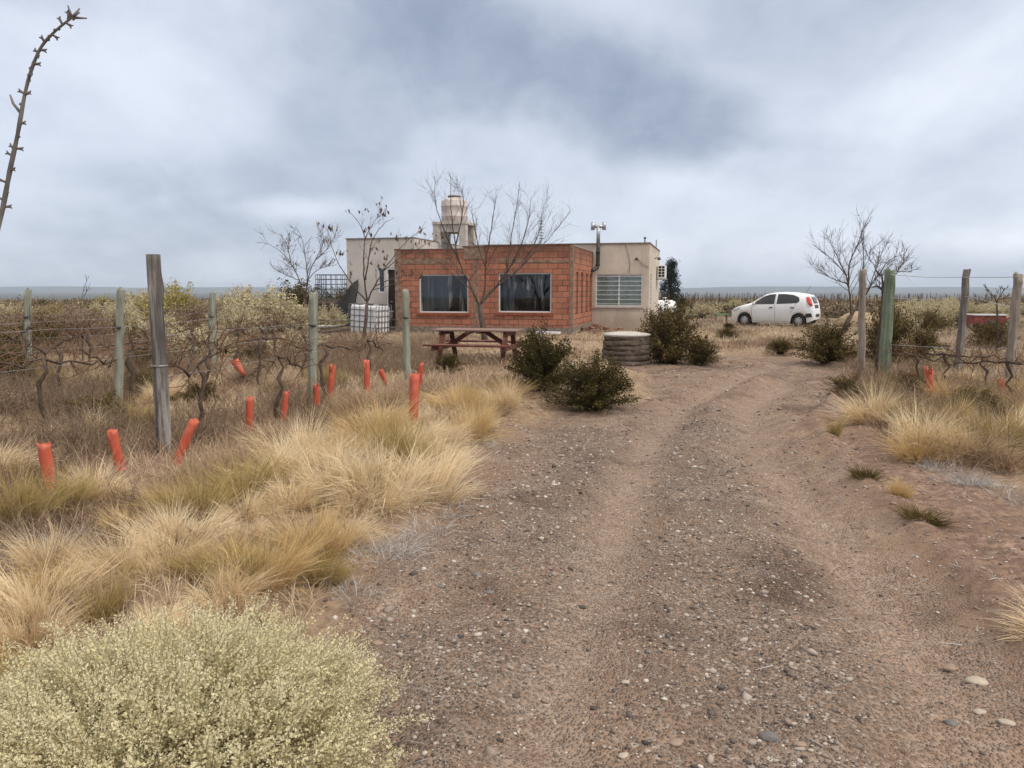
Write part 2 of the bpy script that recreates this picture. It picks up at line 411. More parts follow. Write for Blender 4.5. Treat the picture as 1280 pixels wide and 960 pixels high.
c = m.mix(m.math('MULTIPLY', m.attr('yard'), .8), c, m.mix(m.rng(n1, .4, .6), dirt, (.36, .28, .18)))
drk = m.mix(m.rng(n3, .35, .65), (.075, .05, .038), (.15, .10, .076))
roadc = m.mix(m.math('MULTIPLY', m.rng(m.noise(.8, 7, .68, va, .6), .53, .64), m.math('SUBTRACT', .8, m.math('MULTIPLY', rt, .7))), roadc, drk)
soilc = m.mix(m.rng(n3, .35, .65, 0, .4), m.mix(m.rng(n2, .36, .56), dirt, (.13, .08, .058)), (.29, .20, .15))
c = m.mix(m.attr('soil'), c, soilc)
c = m.mix(rd, c, roadc)
m.color(c)
hb = m.math('ADD', m.math('MULTIPLY', m.math('MULTIPLY', m.rng(pebd, .6, 0), rd), .7), m.math('ADD', m.math('MULTIPLY', n2, .8), m.math('MULTIPLY', n3, .35)))
m.bump(hb, 1.0, .024)
dist = np.hypot(X, Y)
g_me = mesh_np('ground', V, T, m.m, {'road': road, 'soil': soil, 'rut': rut, 'grav': grav, 'yard': yard * (1 - road),
               'far': sstep(16, 34, dist), 'deep': sstep(90, 300, dist)}, True)
tag(link('ground', g_me), kind='structure')

hm = Mat('hill_scrub', 1, 0); hm.color(hm.ramp(hm.noise(.004, 8, .65), [(.3, (.035, .045, .048)), (.7, (.085, .085, .075))]))
def ridge(prof, Y0, depth, zb):
    """long flat-topped rise: prof is (photo x, crest y) pairs"""
    vs = []; fs = []; P = []
    for a, b in zip(prof[:-1], prof[1:]):
        for k in range(8): t = k / 8; P.append((a[0] + (b[0] - a[0]) * t, a[1] + (b[1] - a[1]) * t))
    P.append(prof[-1]); r_ = random.Random(4)
    for px, py in P:
        x, _, z = Wp(px, py + r_.uniform(-.12, .12), Y0)
        vs += [(x * .93, Y0 * .93, zb), (x * .97, Y0 * .97, zb + (z - zb) * .55), (x, Y0, z), (x * 1.12, Y0 + depth, z - 3), (x * 1.2, Y0 + depth * 1.5, zb - 4)]
    for i in range(len(P) - 1):
        for k in range(4): a = i * 5 + k; fs.append((a, a + 5, a + 6, a + 1))
    o = MB(); o.add(vs, fs, True); return o
ridge([(-700, 359), (-200, 358.6), (0, 358.4), (60, 357.8), (110, 358.2), (170, 359.6), (300, 358.9), (420, 359.4), (640, 360), (830, 360.4), (880, 359.6), (905, 358.6), (960, 358.0), (1040, 358.2), (1130, 359.2), (1170, 358.6), (1290, 359.6), (1600, 358.8), (2000, 359.4)], 4600, 900, -18).build('hills', hm.m)['kind'] = 'structure'

# haze: even air round the camera and everything built
hzm = bpy.data.materials.new('air'); hzm.use_nodes = True; hn = hzm.node_tree.nodes; hn.remove(hn['Principled BSDF'])
pv = hn.new('ShaderNodeVolumePrincipled'); pv.inputs['Color'].default_value = (.74, .84, .97, 1); pv.inputs['Density'].default_value = .0002
hzm.node_tree.links.new(pv.outputs[0], hn['Material Output'].inputs['Volume'])
tag(MB().box(-7600, 7600, -500, 7900, -40, 45).build('haze', hzm), kind='stuff')

# ================================================================== materials for built things
def brick_mat(name, c1, c2, mortar):
    b = Mat(name, .85, .2)
    sp = b.n.new('ShaderNodeSeparateXYZ'); b.l.new(b.coord(), sp.inputs[0])
    cb = b.n.new('ShaderNodeCombineXYZ'); b.l.new(b.math('ADD', sp.outputs[0], sp.outputs[1]), cb.inputs[0]); b.l.new(sp.outputs[2], cb.inputs[1])
    wob = b.noise(5, 3, .5); wv = b.n.new('ShaderNodeVectorMath'); wv.operation = 'ADD'; b.l.new(cb.outputs[0], wv.inputs[0])
    ws = b.n.new('ShaderNodeVectorMath'); ws.operation = 'SCALE'; b.l.new(b.noise(9, 3, .6, color=True), ws.inputs[0]); ws.inputs['Scale'].default_value = .034; b.l.new(ws.outputs[0], wv.inputs[1])
    bt = b.n.new('ShaderNodeTexBrick'); b.l.new(wv.outputs[0], bt.inputs['Vector'])
    bt.inputs['Scale'].default_value = 1; bt.inputs['Brick Width'].default_value = .34; bt.inputs['Row Height'].default_value = .19
    bt.inputs['Mortar Size'].default_value = .015; bt.inputs['Mortar Smooth'].default_value = .3; bt.inputs['Bias'].default_value = -.1
    bt.inputs['Color1'].default_value = (*c1, 1); bt.inputs['Color2'].default_value = (*c2, 1); bt.inputs['Mortar'].default_value = (*mortar, 1)
    col = b.mix(b.rng(b.noise(1.6, 6, .65), .42, .68, 0, .55), bt.outputs[0], (.38, .19, .125))
    col = b.mix(b.rng(b.noise(3.2, 6, .7), .58, .75, 0, .6), col, mortar)
    col = b.mix(b.rng(b.noise(22, 4, .7), .5, .8, 0, .45), col, (.14, .055, .036))
    zt = b.math('ADD', sp.outputs[2], b.math('MULTIPLY', b.math('SUBTRACT', b.noise(2.2, 6, .65), .5), 1.5))
    col = b.mix(b.rng(zt, 2.45, 3.0, 0, .75), col, (.115, .058, .040))     # soot and lichen along the top courses
    col = b.mix(b.rng(b.noise(1, 6, .7, b.coord(scale=(4, 4, .5))), .56, .74, 0, .5), col, (.30, .20, .15))
    b.color(col); b.bump(b.math('ADD', b.math('MULTIPLY', bt.outputs[1], -1.0), b.math('MULTIPLY', b.noise(30, 4), .35)), .6, .012); return b.m
M_BRICK = brick_mat('hollow_brick', (.43, .17, .102), (.27, .098, .063), (.095, .066, .052))
def plaster(name, c, stain, dirt=.5, low=.6):
    p = Mat(name, .92, .15)
    k = p.ramp(p.noise(1.3, 7, .65), [(.3, tuple(v * .84 for v in c)), (.5, c), (.7, tuple(min(1, v * 1.1) for v in c))])
    k = p.mix(p.rng(p.noise(1, 6, .6, p.coord(scale=(2.5, 2.5, .45))), .5, .72, 0, dirt), k, stain)
    sp = p.n.new('ShaderNodeSeparateXYZ'); p.l.new(p.coord(), sp.inputs[0])
    z = p.math('ADD', sp.outputs[2], p.math('MULTIPLY', p.math('SUBTRACT', p.noise(1.8, 5), .5), 1.1))
    k = p.mix(p.rng(z, .95, .2, 0, low), k, stain)
    k = p.mix(p.rng(z, 2.95, 3.4, 0, .45), k, stain)
    p.color(k); p.bump(p.noise(45, 5, .7), .35, .006); return p.m
M_PLAST = plaster('beige_plaster', (.57, .495, .42), (.31, .23, .165))
M_PLASTW = plaster('pale_plaster', (.55, .51, .475), (.43, .385, .34), .3, .3)
M_CONC = plain('concrete', (.205, .172, .142), .35, .9, .2, scale=6)
M_CONCL = plain('light_concrete', (.44, .40, .355), .15, .9, .2, scale=5)
M_ROOF = plain('roof_felt', (.22, .21, .20), .2, .9)
M_WHITE = plain('white_painted_steel', (.72, .72, .70), .06, .45, .4)
M_FRAME = plain('window_frame_paint', (.62, .62, .61), .06, .45, .4)
M_DARK = plain('dark_steel', (.028, .026, .025), .3, .5, .4)
M_GALV = plain('galvanised_steel', (.42, .43, .45), .15, .42, .5, .6)
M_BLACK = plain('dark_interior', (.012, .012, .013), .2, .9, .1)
M_PLASTIC = plain('white_plastic', (.74, .745, .75), .05, .35, .4)
g = Mat('window_glass', .04, .5)
tr = g.n.new('ShaderNodeBsdfTransparent'); tr.inputs[0].default_value = (.80, .84, .87, 1)
gl = g.n.new('ShaderNodeBsdfGlossy'); gl.inputs['Roughness'].default_value = .03
df = g.n.new('ShaderNodeBsdfDiffuse'); df.inputs[0].default_value = (.5, .5, .48, 1)
fr = g.n.new('ShaderNodeLayerWeight'); fr.inputs[0].default_value = .5
ms = g.n.new('ShaderNodeMixShader'); g.l.new(g.math('ADD', g.math('MULTIPLY', g.math('POWER', fr.outputs['Facing'], 4.0), .8), .05), ms.inputs[0]); g.l.new(tr.outputs[0], ms.inputs[1]); g.l.new(gl.outputs[0], ms.inputs[2])
m2 = g.n.new('ShaderNodeMixShader')                                    # dried rain streaks on the panes
st = g.math('MULTIPLY', g.rng(g.noise(7, 4, .6, g.coord(scale=(1, 1, .07))), .55, .75, 0, 1), g.rng(g.noise(1.4, 4, .6), .42, .62, 0, .5))
g.l.new(st, m2.inputs[0]); g.l.new(ms.outputs[0], m2.inputs[1]); g.l.new(df.outputs[0], m2.inputs[2]); g.l.new(m2.outputs[0], g.out.inputs[0])
M_GLASS = g.m
cu = Mat('grey_curtain', .9, .1); cu.color(cu.ramp(cu.noise(6, 3, .5, cu.coord(scale=(1, 1, .05))), [(.35, (.06, .075, .09)), (.7, (.20, .225, .25))])); M_CURT = cu.m
M_BLIND = plain('pale_green_curtain', (.50, .56, .47), .08, .9, .1, scale=3)

# ================================================================== the house
HR = R(-14)
HX = Vector((math.cos(HR), math.sin(HR), 0)); HY = Vector((-math.sin(HR), math.cos(HR), 0)); HC = Vector((2.05, 26, 0))
def H(u, v, z=0): return HC + HX * u + HY * v + Vector((0, 0, z))
house = empty('house', HC, 'low flat-roofed house with a raw red brick front room and plastered rooms behind', 'house', rotz=HR)
def wall(mb, a0, a1, z0, z1, holes, pos, thick, axis, sgn):
    """upright wall with real openings. axis 'u': runs along u at v=pos; axis 'v': along v at u=pos. outer face at pos, body towards sgn"""
    As = sorted({a0, a1} | {h[0] for h in holes} | {h[1] for h in holes}); Zs = sorted({z0, z1} | {h[2] for h in holes} | {h[3] for h in holes})
    def P(a, z, d):
        return (a, pos + d * sgn, z) if axis == 'u' else (pos + d * sgn, a, z)
    solid = lambda i, j: 0 <= i < len(As) - 1 and 0 <= j < len(Zs) - 1 and not any(h[0] <= (As[i] + As[i + 1]) / 2 <= h[1] and h[2] <= (Zs[j] + Zs[j + 1]) / 2 <= h[3] for h in holes)
    for i in range(len(As) - 1):
        for j in range(len(Zs) - 1):
            if not solid(i, j): continue
            b, c, d, e = As[i], As[i + 1], Zs[j], Zs[j + 1]
            for t in (0, thick): mb.add([P(b, d, t), P(c, d, t), P(c, e, t), P(b, e, t)], [(0, 1, 2, 3)])
            if not solid(i - 1, j): mb.add([P(b, d, 0), P(b, d, thick), P(b, e, thick), P(b, e, 0)], [(0, 1, 2, 3)])
            if not solid(i + 1, j): mb.add([P(c, d, 0), P(c, d, thick), P(c, e, thick), P(c, e, 0)], [(0, 1, 2, 3)])
            if not solid(i, j - 1): mb.add([P(b, d, 0), P(b, d, thick), P(c, d, thick), P(c, d, 0)], [(0, 1, 2, 3)])
            if not solid(i, j + 1): mb.add([P(b, e, 0), P(b, e, thick), P(c, e, thick), P(c, e, 0)], [(0, 1, 2, 3)])
    return mb
# --- brick front room: u -6.4..0, v 0..4.67
W1, W2 = (-5.50, -3.68, .76, 2.10), (-2.60, -.74, .79, 2.14)
slits = [(.70, 1.13, .72, 2.18), (1.75, 2.2, .72, 2.18), (2.9, 3.38, .72, 2.18), (3.92, 4.42, .72, 2.18)]
b = MB()
wall(b, -6.18, -3.50, .28, 2.95, [W1], 0, .19, 'u', 1); wall(b, -3.32, -.12, .28, 3.06, [W2], 0, .19, 'u', 1)
wall(b, .12, 4.66, .30, 3.0, slits, -.004, .19, 'v', -1)
wall(b, 0.0, 4.66, .30, 3.0, [], -6.4, .19, 'v', 1)
b.build('brick_wall', M_BRICK, house)
b = MB()                                                                # grey columns and beam left raw between the bricks
b.box(-6.405, -6.18, -.012, .25, 0, 2.93); b.box(-.12, .006, -.014, .12, 0, 3.05)
b.box(-3.50, -3.32, -.010, .2, .28, 2.6)
rb = random.Random(3)
x = -6.17
while x < -.3:
    x1 = min(x + rb.uniform(.35, 1.1), -.13)
    if not (x < -3.25 and x1 > -3.6): b.box(x, x1 - .012, -.006 - rb.random() * .006, .12, 2.47 + rb.uniform(-.02, .03), 2.60 + rb.uniform(-.04, .06))
    x = x1
b.box(-3.85, -3.12, -.02, .22, 2.60, 3.03); b.box(-3.9, -3.07, -.035, .24, 3.03, 3.075)
b.build('concrete_frame', plain('smeared_concrete', (.225, .155, .115), .45, .95, .1, scale=7), house, bevel=.01)
b = MB()
b.box(-6.43, .02, -.03, .24, 0, .28); b.box(-.22, .014, .24, 4.64, 0, .30)
b.build('stone_footing', plain('footing_stone', (.20, .165, .135), .4, .95, .1, scale=16), house)
b = MB(); b.box(-6.2, -.2, .2, 4.62, 2.7, 2.8); b.box(-5, 2.0, 4.87, 11.1, 3.1, 3.2); b.box(-9.0, -6.6, 2.2, 8.8, 3.3, 3.38)
b.build('roof', M_ROOF, house)
b = MB()                                                                # rough mortar capping on the parapets
b.box(-6.42, -3.92, -.012, .2, 2.952, 2.985); b.box(-3.06, .008, -.014, .2, 3.062, 3.09); b.box(-.2, .006, .21, 4.66, 3.002, 3.03)
b.build('parapet_capping', plain('stained_mortar', (.17, .10, .075), .35, .95, .1, scale=9), house)
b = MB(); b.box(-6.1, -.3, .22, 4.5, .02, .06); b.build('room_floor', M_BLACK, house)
b = MB(); b.box(-6.1, -.3, 3.3, 3.36, .07, 2.65); b.box(-4.3, -4.2, 1.2, 3.28, .07, 2.65); b.build('room_partition', plain('dimmed_room_wall', (.022, .023, .027), .2, .9), house)  # near-black floor and partition: the room's dimness is put into their colour
def window(hole, pos, axis, sgn, name='window', fw=.045, glass=M_GLASS, mull=0, fm=M_FRAME, inset=.05):
    a0, a1, z0, z1 = hole
    def Bx(mb, p, q, r, s_, d0, d1):
        d0, d1 = sorted((pos + sgn * d0, pos + sgn * d1))
        return mb.box(p, q, d0, d1, r, s_) if axis == 'u' else mb.box(d0, d1, p, q, r, s_)
    e = .002; a0 += e; a1 -= e; z0 += e; z1 -= e
    f = MB(); Bx(f, a0, a0 + fw, z0, z1, inset, inset + .05); Bx(f, a1 - fw, a1, z0, z1, inset, inset + .05)
    Bx(f, a0 + fw, a1 - fw, z0, z0 + fw, inset, inset + .05); Bx(f, a0 + fw, a1 - fw, z1 - fw, z1, inset, inset + .05)
    for k in range(mull):
        c = a0 + (a1 - a0) * (k + 1) / (mull + 1); Bx(f, c - fw / 2, c + fw / 2, z0 + fw, z1 - fw, inset + .004, inset + .046)
    fo = f.build(name, fm, house)
    p = MB(); Bx(p, a0 + fw, a1 - fw, z0 + fw, z1 - fw, inset + .022, inset + .028); p.build('pane', glass, fo)
    return fo, Bx
for wv_, lab in ((W1, None), (W2, None)):
    fo, Bx = window(wv_, 0, 'u', 1)
    cm = MB(); a0, a1, z0, z1 = wv_; n = 40; span = (a0 + .05, a0 + .95) if wv_ is W1 else (a0 + .08, a0 + .42)
    vs = []; fs = []
    for i in range(n + 1):
        xx = span[0] + (span[1] - span[0]) * i / n
        for z in (z0 - .1, z1 + .1): vs.append((xx, .42 + .035 * math.sin(i * 1.9) + .02 * math.sin(i * .7), z))
    cm.add(vs, [(2 * i, 2 * i + 2, 2 * i + 3, 2 * i + 1) for i in range(n)], True); cm.build('curtain', M_CURT, fo)
b = MB(); b.box(W1[0] - .08, W1[1] + .08, -.05, .04, W1[2] - .09, W1[2] - .002); b.box(W2[0] - .08, W2[1] + .08, -.05, .04, W2[2] - .09, W2[2] - .002)
b.build('window_sill', plain('sill_brick', (.26, .085, .05), .25, .9, .1), house)
for s_ in slits: window(s_, -.004, 'v', -1, 'slit_window', .035, M_GLASS, 0, M_DARK, .07)
# --- plastered rooms behind: u -5..2.19, v 4.67..11.3, h 3.33
PW = (.12, 1.95, .91, 2.17); SW = (5.35, 6.35, .85, 2.17)
b = MB(); wall(b, -5, 2.19, 0, 3.33, [PW], 4.67, .2, 'u', 1); wall(b, 4.87, 11.3, 0, 3.33, [SW], 2.19, .2, 'v', -1)
wall(b, 4.87, 11.3, 0, 3.33, [], -5, .2, 'v', 1); wall(b, -4.8, 1.99, 0, 3.33, [], 11.3, .2, 'u', -1)
b.build('plaster_wall', M_PLAST, house)
b = MB(); b.box(-5.03, 2.22, 4.64, 4.9, 3.332, 3.375); b.box(1.96, 2.215, 4.91, 11.33, 3.332, 3.372); b.build('cornice', M_CONC, house)
fo, Bx = window(PW, 4.67, 'u', 1, 'grille_window', .05, M_GLASS, 1, M_WHITE, .03)
gr = MB()
for k in range(7): z = PW[2] + .1 + k * (PW[3] - PW[2] - .2) / 6; gr.box(PW[0] + .05, PW[1] - .05, 4.672, 4.69, z - .009, z + .009)
gr.build('security_bars', M_WHITE, fo)
cm = MB(); cm.box(PW[0] + .055, PW[1] - .055, 4.76, 4.775, PW[2] + .055, PW[3] - .055); cm.build('curtain', M_BLIND, fo)
fo, Bx = window(SW, 2.19, 'v', -1, 'grille_window', .05, M_GLASS, 1, M_WHITE, .03)
gr = MB()
for k in range(8): z = SW[2] + .1 + k * (SW[3] - SW[2] - .2) / 7; gr.box(2.17, 2.188, SW[0] + .05, SW[1] - .05, z - .009, z + .009)
gr.build('security_bars', M_WHITE, fo)
b = MB(); b.box(2.19, 2.23, 5.28, 6.42, .80, .845); b.box(.06, 2.0, 4.62, 4.67, .85, .905); b.build('window_ledge', M_CONCL, house)
# --- pale rear wing at the other end: u -9.22..-6.42, v 2..9, h 3.5
DR = (-7.60, -6.70, .12, 2.40); SWN = (-7.92, -7.66, 1.46, 2.38)
b = MB(); wall(b, -9.22, -6.42, 0, 3.5, [DR, SWN], 2.0, .2, 'u', 1); wall(b, 2.2, 9, 0, 3.5, [], -9.22, .2, 'v', 1); wall(b, 2.2, 9, 0, 3.5, [], -6.42, .2, 'v', -1); wall(b, -9.02, -6.62, 0, 3.5, [], 9, .2, 'u', -1)
b.build('pale_wall', M_PLASTW, house)
b = MB(); b.box(-9.25, -6.40, 1.97, 2.22, 3.502, 3.535); b.box(-9.25, -9.0, 2.23, 9.02, 3.502, 3.532); b.box(-6.64, -6.40, 2.23, 9.02, 3.502, 3.532); b.build('cornice', M_CONC, house)
window(SWN, 2.0, 'u', 1, 'side_light', .03, M_GLASS, 0, M_WHITE, .02)
b = MB(); b.box(DR[0] + .003, DR[0] + .06, 2.02, 2.1, .12, 2.398); b.box(DR[1] - .06, DR[1] - .003, 2.02, 2.1, .12, 2.398); b.box(DR[0] + .06, DR[1] - .06, 2.02, 2.1, 2.33, 2.398)
dr = b.build('door', M_WHITE, house)
b = MB(); b.box(DR[0] + .06, DR[1] - .06, 2.10, 2.13, .13, 2.33); b.build('door_leaf', plain('dark_door_wood', (.03, .018, .014), .3, .5, .3), dr)
b = MB(); b.tube([(DR[0] + .14, 2.09, 1.1), (DR[0] + .14, 2.04, 1.1), (DR[0] + .25, 2.04, 1.1)], .012); b.build('handle', M_GALV, dr)
b = MB(); b.box(-8.0, -6.45, 1.4, 1.98, 0, .115); b.build('door_step', M_CONC, house)
# --- stove flue with its H-shaped cowl, on the plaster wall
b = MB(); fu, fv = .22, 4.5
b.tube([(-.05, fv - .28, 2.28), (.08, fv - .2, 2.32), (fu - .04, fv - .03, 2.40), (fu, fv, 2.52), (fu, fv, 3.0), (fu, fv, 3.42)], .075, 12)
b.lathe([(.09, 2.98), (.09, 3.06)], 12, (fu, fv, 0)); b.lathe([(.088, 2.5), (.088, 2.56)], 12, (fu, fv, 0))
fl = b.build('flue_pipe', M_DARK, house)
b = MB(); b.tube([(fu, fv, 3.40), (fu, fv, 4.02)], .072, 12); b.tube([(fu - .2, fv, 4.0), (fu + .2, fv, 4.0)], .07, 12)
for s_ in (-1, 1): b.tube([(fu + s_ * .22, fv, 3.86), (fu + s_ * .22, fv, 4.16)], .075, 12); 
b.build('flue_cowl', M_GALV, fl)
# --- aerial on the roof
b = MB(); b.tube([(-2.2, 5.2, 3.1), (-2.2, 5.2, 4.35)], .014, 6)
for k in range(7): z = 3.62 + k * .115; b.tube([(-2.2 - .1, 5.2, z), (-2.2 + .1, 5.2, z)], .011, 6)
tag(b.build('roof_aerial', M_DARK, None, HC, HR), 'thin dark aerial with short rungs standing on the house roof', 'aerial')
# --- wall lamps and cables
for (u, v, z, du, dv, lab) in ((1.72, 4.67, 2.74, 0, -1, 'small dark lamp on the beige plaster above the barred window'), (2.19, 7.6, 2.86, 1, 0, 'dark lamp bracket on the side wall just before the air conditioner')):
    t = empty('wall_lamp', H(u, v, z), lab, 'lamp', rotz=HR)
    a = MB(); a.tube([(0, 0, 0), (du * .14, dv * .14, .05)], .02, 8); a.build('bracket', M_DARK, t)
    a = MB(); a.lathe([(.03, .06), (.08, -.02), (.085, -.05), (.04, -.055)], 12, (du * .2, dv * .2, 0)); a.build('lamp_shade', M_DARK, t)
b = MB()
b.tube([(1.25, 4.655, 3.32), (1.38, 4.652, 2.95), (1.45, 4.655, 2.6), (1.42, 4.655, 2.2)], .007, 5); b.tube([(1.76, 4.655, 2.72), (1.95, 4.652, 2.52), (2.18, 4.655, 2.42)], .007, 5)
b.build('cable', M_DARK, house)
b = MB(); b.tube([(1.9, 6, 3.2), (1.9, 6, 3.62)], .025, 8); b.lathe([(.05, 3.6), (.05, 3.66)], 8, (1.9, 6, 0)); b.tube([(2.05, 10.9, 3.2), (2.05, 10.9, 3.85)], .02, 6); b.build('vent_pipe', M_DARK, house)
# --- air conditioner on the right wall
ac = empty('air_conditioner', H(2.19, 9.6, 2.0), 'white air conditioner unit bracketed high on the right side wall', 'air conditioner', rotz=HR)
b = MB(); b.box(.05, .40, -.42, .42, .05, .64); b.build('casing', M_WHITE, ac, bevel=.015)
b = MB()
for i in range(2):
    for j in range(4): b.box(.10 + i * .14, .21 + i * .14, -.426, -.421, .12 + j * .125, .215 + j * .125)
b.build('side_vent', M_BLACK, ac)
b = MB(); b.box(0, .46, -.34, -.30, 0, .045); b.box(0, .46, .30, .34, 0, .045); b.build('wall_bracket', M_GALV, ac)
# ------------------------------------------------------------------ water tower
tw = empty('tank_tower', H(-5.95, 5.45), 'pale concrete four-legged tower behind the brick parapet holding up the water tank', 'tower', rotz=HR)
for sx in (-1, 1):
    for sy in (-1, 1):
        b = MB(); cx, cy = sx * .56, sy * .56; b.box(cx - .15, cx + .15, cy - .15, cy + .15, 0, 4.22); b.build('leg', M_CONCL, tw)
b = MB(); b.box(-.74, .74, -.74, .74, 4.222, 4.34); b.build('top_slab', M_CONCL, tw, bevel=.01)
for yy in (-.57, .57): b = MB(); b.box(-.41, .41, yy - .09, yy + .09, 3.92, 4.215); b.build('tie_beam', M_CONCL, tw)
tk = empty('water_tank', H(-5.95, 5.45, 4.345), 'round off-white water tank with a domed top on the concrete tower', 'water tank', rotz=HR)
b = MB(); b.lathe([(.50, 0), (.545, .03), (.545, .20), (.56, .22), (.56, .25), (.545, .27), (.545, .62), (.56, .64), (.56, .67), (.545, .69), (.545, .86), (.50, .91), (.30, .99), (.25, 1.01), (.25, 1.05)], 40); b.build('tank_body', plain('tank_plastic', (.50, .435, .415), .08, .6, .3, scale=3), tk)
b = MB(); b.lathe([(.28, 1.05), (.28, 1.09), (.24, 1.11)], 28); b.build('lid', plain('lid_grey', (.22, .21, .21), .15), tk)

# ================================================================== plant materials
def plantmat(name, stops, tip=None, tipamt=.5, trans=.25, var=.35, rough=.85):
    p = Mat(name, rough, .1)
    r = p.math('FRACT', p.math('ADD', p.attr('rnd'), p.math('MULTIPLY', p.oi(), var)))
    k = p.ramp(r, stops)
    if tip: k = p.mix(p.math('MULTIPLY', p.attr('tt'), tipamt), k, tip)
    p.color(k)
    if trans: p.translucent(k, trans)
    return p.m
M_STRAW = plantmat('straw_grass', [(0, (.27, .17, .085)), (.2, (.48, .34, .185)), (.45, (.68, .51, .30)), (.7, (.82, .67, .44)), (.85, (.50, .40, .30)), (1, (.36, .24, .13))], (.90, .78, .56), .55, .25, .32)
M_GOLD = plantmat('golden_grass', [(0, (.17, .10, .04)), (.3, (.36, .23, .095)), (.6, (.58, .41, .19)), (1, (.26, .17, .075))], (.80, .61, .33), .6)
M_OLIVE = plantmat('olive_grass', [(0, (.11, .08, .025)), (.4, (.26, .19, .075)), (.8, (.43, .325, .145)), (1, (.14, .11, .04))], (.56, .43, .18), .55)
M_RUSSET = plantmat('russet_grass', [(0, (.12, .078, .045)), (.4, (.25, .165, .095)), (.8, (.42, .30, .185)), (1, (.18, .12, .075))], (.50, .38, .25), .45)
M_GREYG = plantmat('grey_dead_grass', [(0, (.24, .21, .19)), (.5, (.42, .39, .37)), (1, (.56, .54, .52))], None, 0, .1)
M_WEED = plantmat('dry_weed', [(0, (.10, .065, .048)), (.22, (.24, .165, .115)), (.5, (.47, .355, .235)), (.72, (.63, .515, .365)), (.88, (.72, .62, .46)), (1, (.13, .09, .065))], None, 0, .15, .0)
M_TWIG = plantmat('bare_twig', [(0, (.075, .048, .034)), (.6, (.13, .085, .06)), (1, (.20, .145, .105))], None, 0, 0)
M_SALT = plantmat('pale_saltbush_leaf', [(0, (.50, .44, .245)), (.4, (.64, .575, .345)), (.8, (.74, .675, .44)), (1, (.56, .50, .30))], (.82, .76, .56), .45, .3)
M_SALTFAR = plantmat('pale_shrub_leaf', [(0, (.28, .235, .14)), (.5, (.50, .43, .275)), (1, (.64, .57, .38))], None, 0, .2)
M_YELL = plantmat('yellow_green_leaf', [(0, (.22, .18, .06)), (.5, (.36, .30, .10)), (1, (.48, .41, .17))], None, 0, .2)
M_ROSE = plantmat('brown_pink_leaf', [(0, (.16, .10, .07)), (.5, (.27, .19, .13)), (1, (.38, .29, .20))], None, 0, .15)
M_JAR = plantmat('dark_olive_leaf', [(0, (.022, .020, .008)), (.5, (.05, .043, .014)), (.85, (.10, .08, .026)), (1, (.16, .12, .045))], None, 0, .2)
M_JARB = plantmat('bronze_olive_leaf', [(0, (.035, .028, .011)), (.5, (.085, .064, .022)), (.85, (.16, .118, .042)), (1, (.24, .17, .07))], None, 0, .2)
M_EVER = plantmat('evergreen_leaf', [(0, (.016, .024, .022)), (.6, (.032, .045, .040)), (1, (.06, .075, .062))], None, 0, .15)
bk = Mat('tree_bark', .95, .1); bk.color(bk.ramp(bk.noise(14, 6, .65, bk.coord(scale=(1, 1, .3))), [(.3, (.05, .038, .032)), (.7, (.14, .108, .09))])); bk.bump(bk.noise(40, 4), .5, .01); M_BARK = bk.m
bk = Mat('grey_twig_bark', .95, .1); bk.color(bk.ramp(bk.noise(9, 5), [(.3, (.085, .075, .072)), (.7, (.23, .21, .20))])); M_BRANCH = bk.m
bk = Mat('vine_bark', .98, .05); bk.color(bk.ramp(bk.noise(20, 6, .7, bk.coord(scale=(1, 1, .25))), [(.3, (.05, .036, .029)), (.6, (.11, .083, .066)), (.8, (.20, .16, .13))])); bk.bump(bk.noise(60, 4), .8, .01); M_VINE = bk.m
bk = Mat('pruned_cane', .9, .1); bk.color(bk.ramp(bk.noise(6, 4), [(.3, (.10, .055, .036)), (.7, (.22, .135, .09))])); M_CANE = bk.m

# ================================================================== bunch grass
def tussock_mesh(name, mat, n, r0, L, spread, seed, thin=.0035, lay=(0, 0), bend=(.15, .9), locks=26, tight=.13):
    """blades gathered in leaning locks, each lock with its own length, lean and shade"""
    q = np.random.default_rng(seed); a = q.random(locks) * 6.283; rr = r0 * np.sqrt(q.random(locks))
    tight = tight * 1.35; s_ = spread * (.15 + .95 * rr / r0) * q.uniform(.55, 1.35, locks)
    ld = norm(np.stack((s_ * np.cos(a) + lay[0], s_ * np.sin(a) + lay[1], np.ones(locks)), 1) + q.normal(0, .10, (locks, 3)))
    lb = np.stack((rr * np.cos(a), rr * np.sin(a), np.full(locks, -.03)), 1); ll = L * q.uniform(.5, 1.08, locks); lc = q.random(locks); lbend = q.uniform(bend[0], bend[1], locks)
    k = q.integers(0, locks, n); stray = q.random(n) < .17
    base = lb[k] + q.normal(0, .022, (n, 3)) * (1, 1, 0); d = norm(ld[k] + q.normal(0, tight, (n, 3)) * np.where(stray, 3.2, 1)[:, None]); d[:, 2] = np.maximum(d[:, 2], .05)
    ln = ll[k] * (.30 + .70 * q.random(n) ** .6) * np.where(stray, .85, 1)
    V, T, r, t = blades(base, d, ln, lbend[k] * q.uniform(.2, 1.9, n), thin * q.uniform(.6, 1.4, n), q)
    return mesh_np(name, V, T, mat, {'rnd': .40 * np.repeat(lc[k], 5) + .34 * r, 'tt': t})
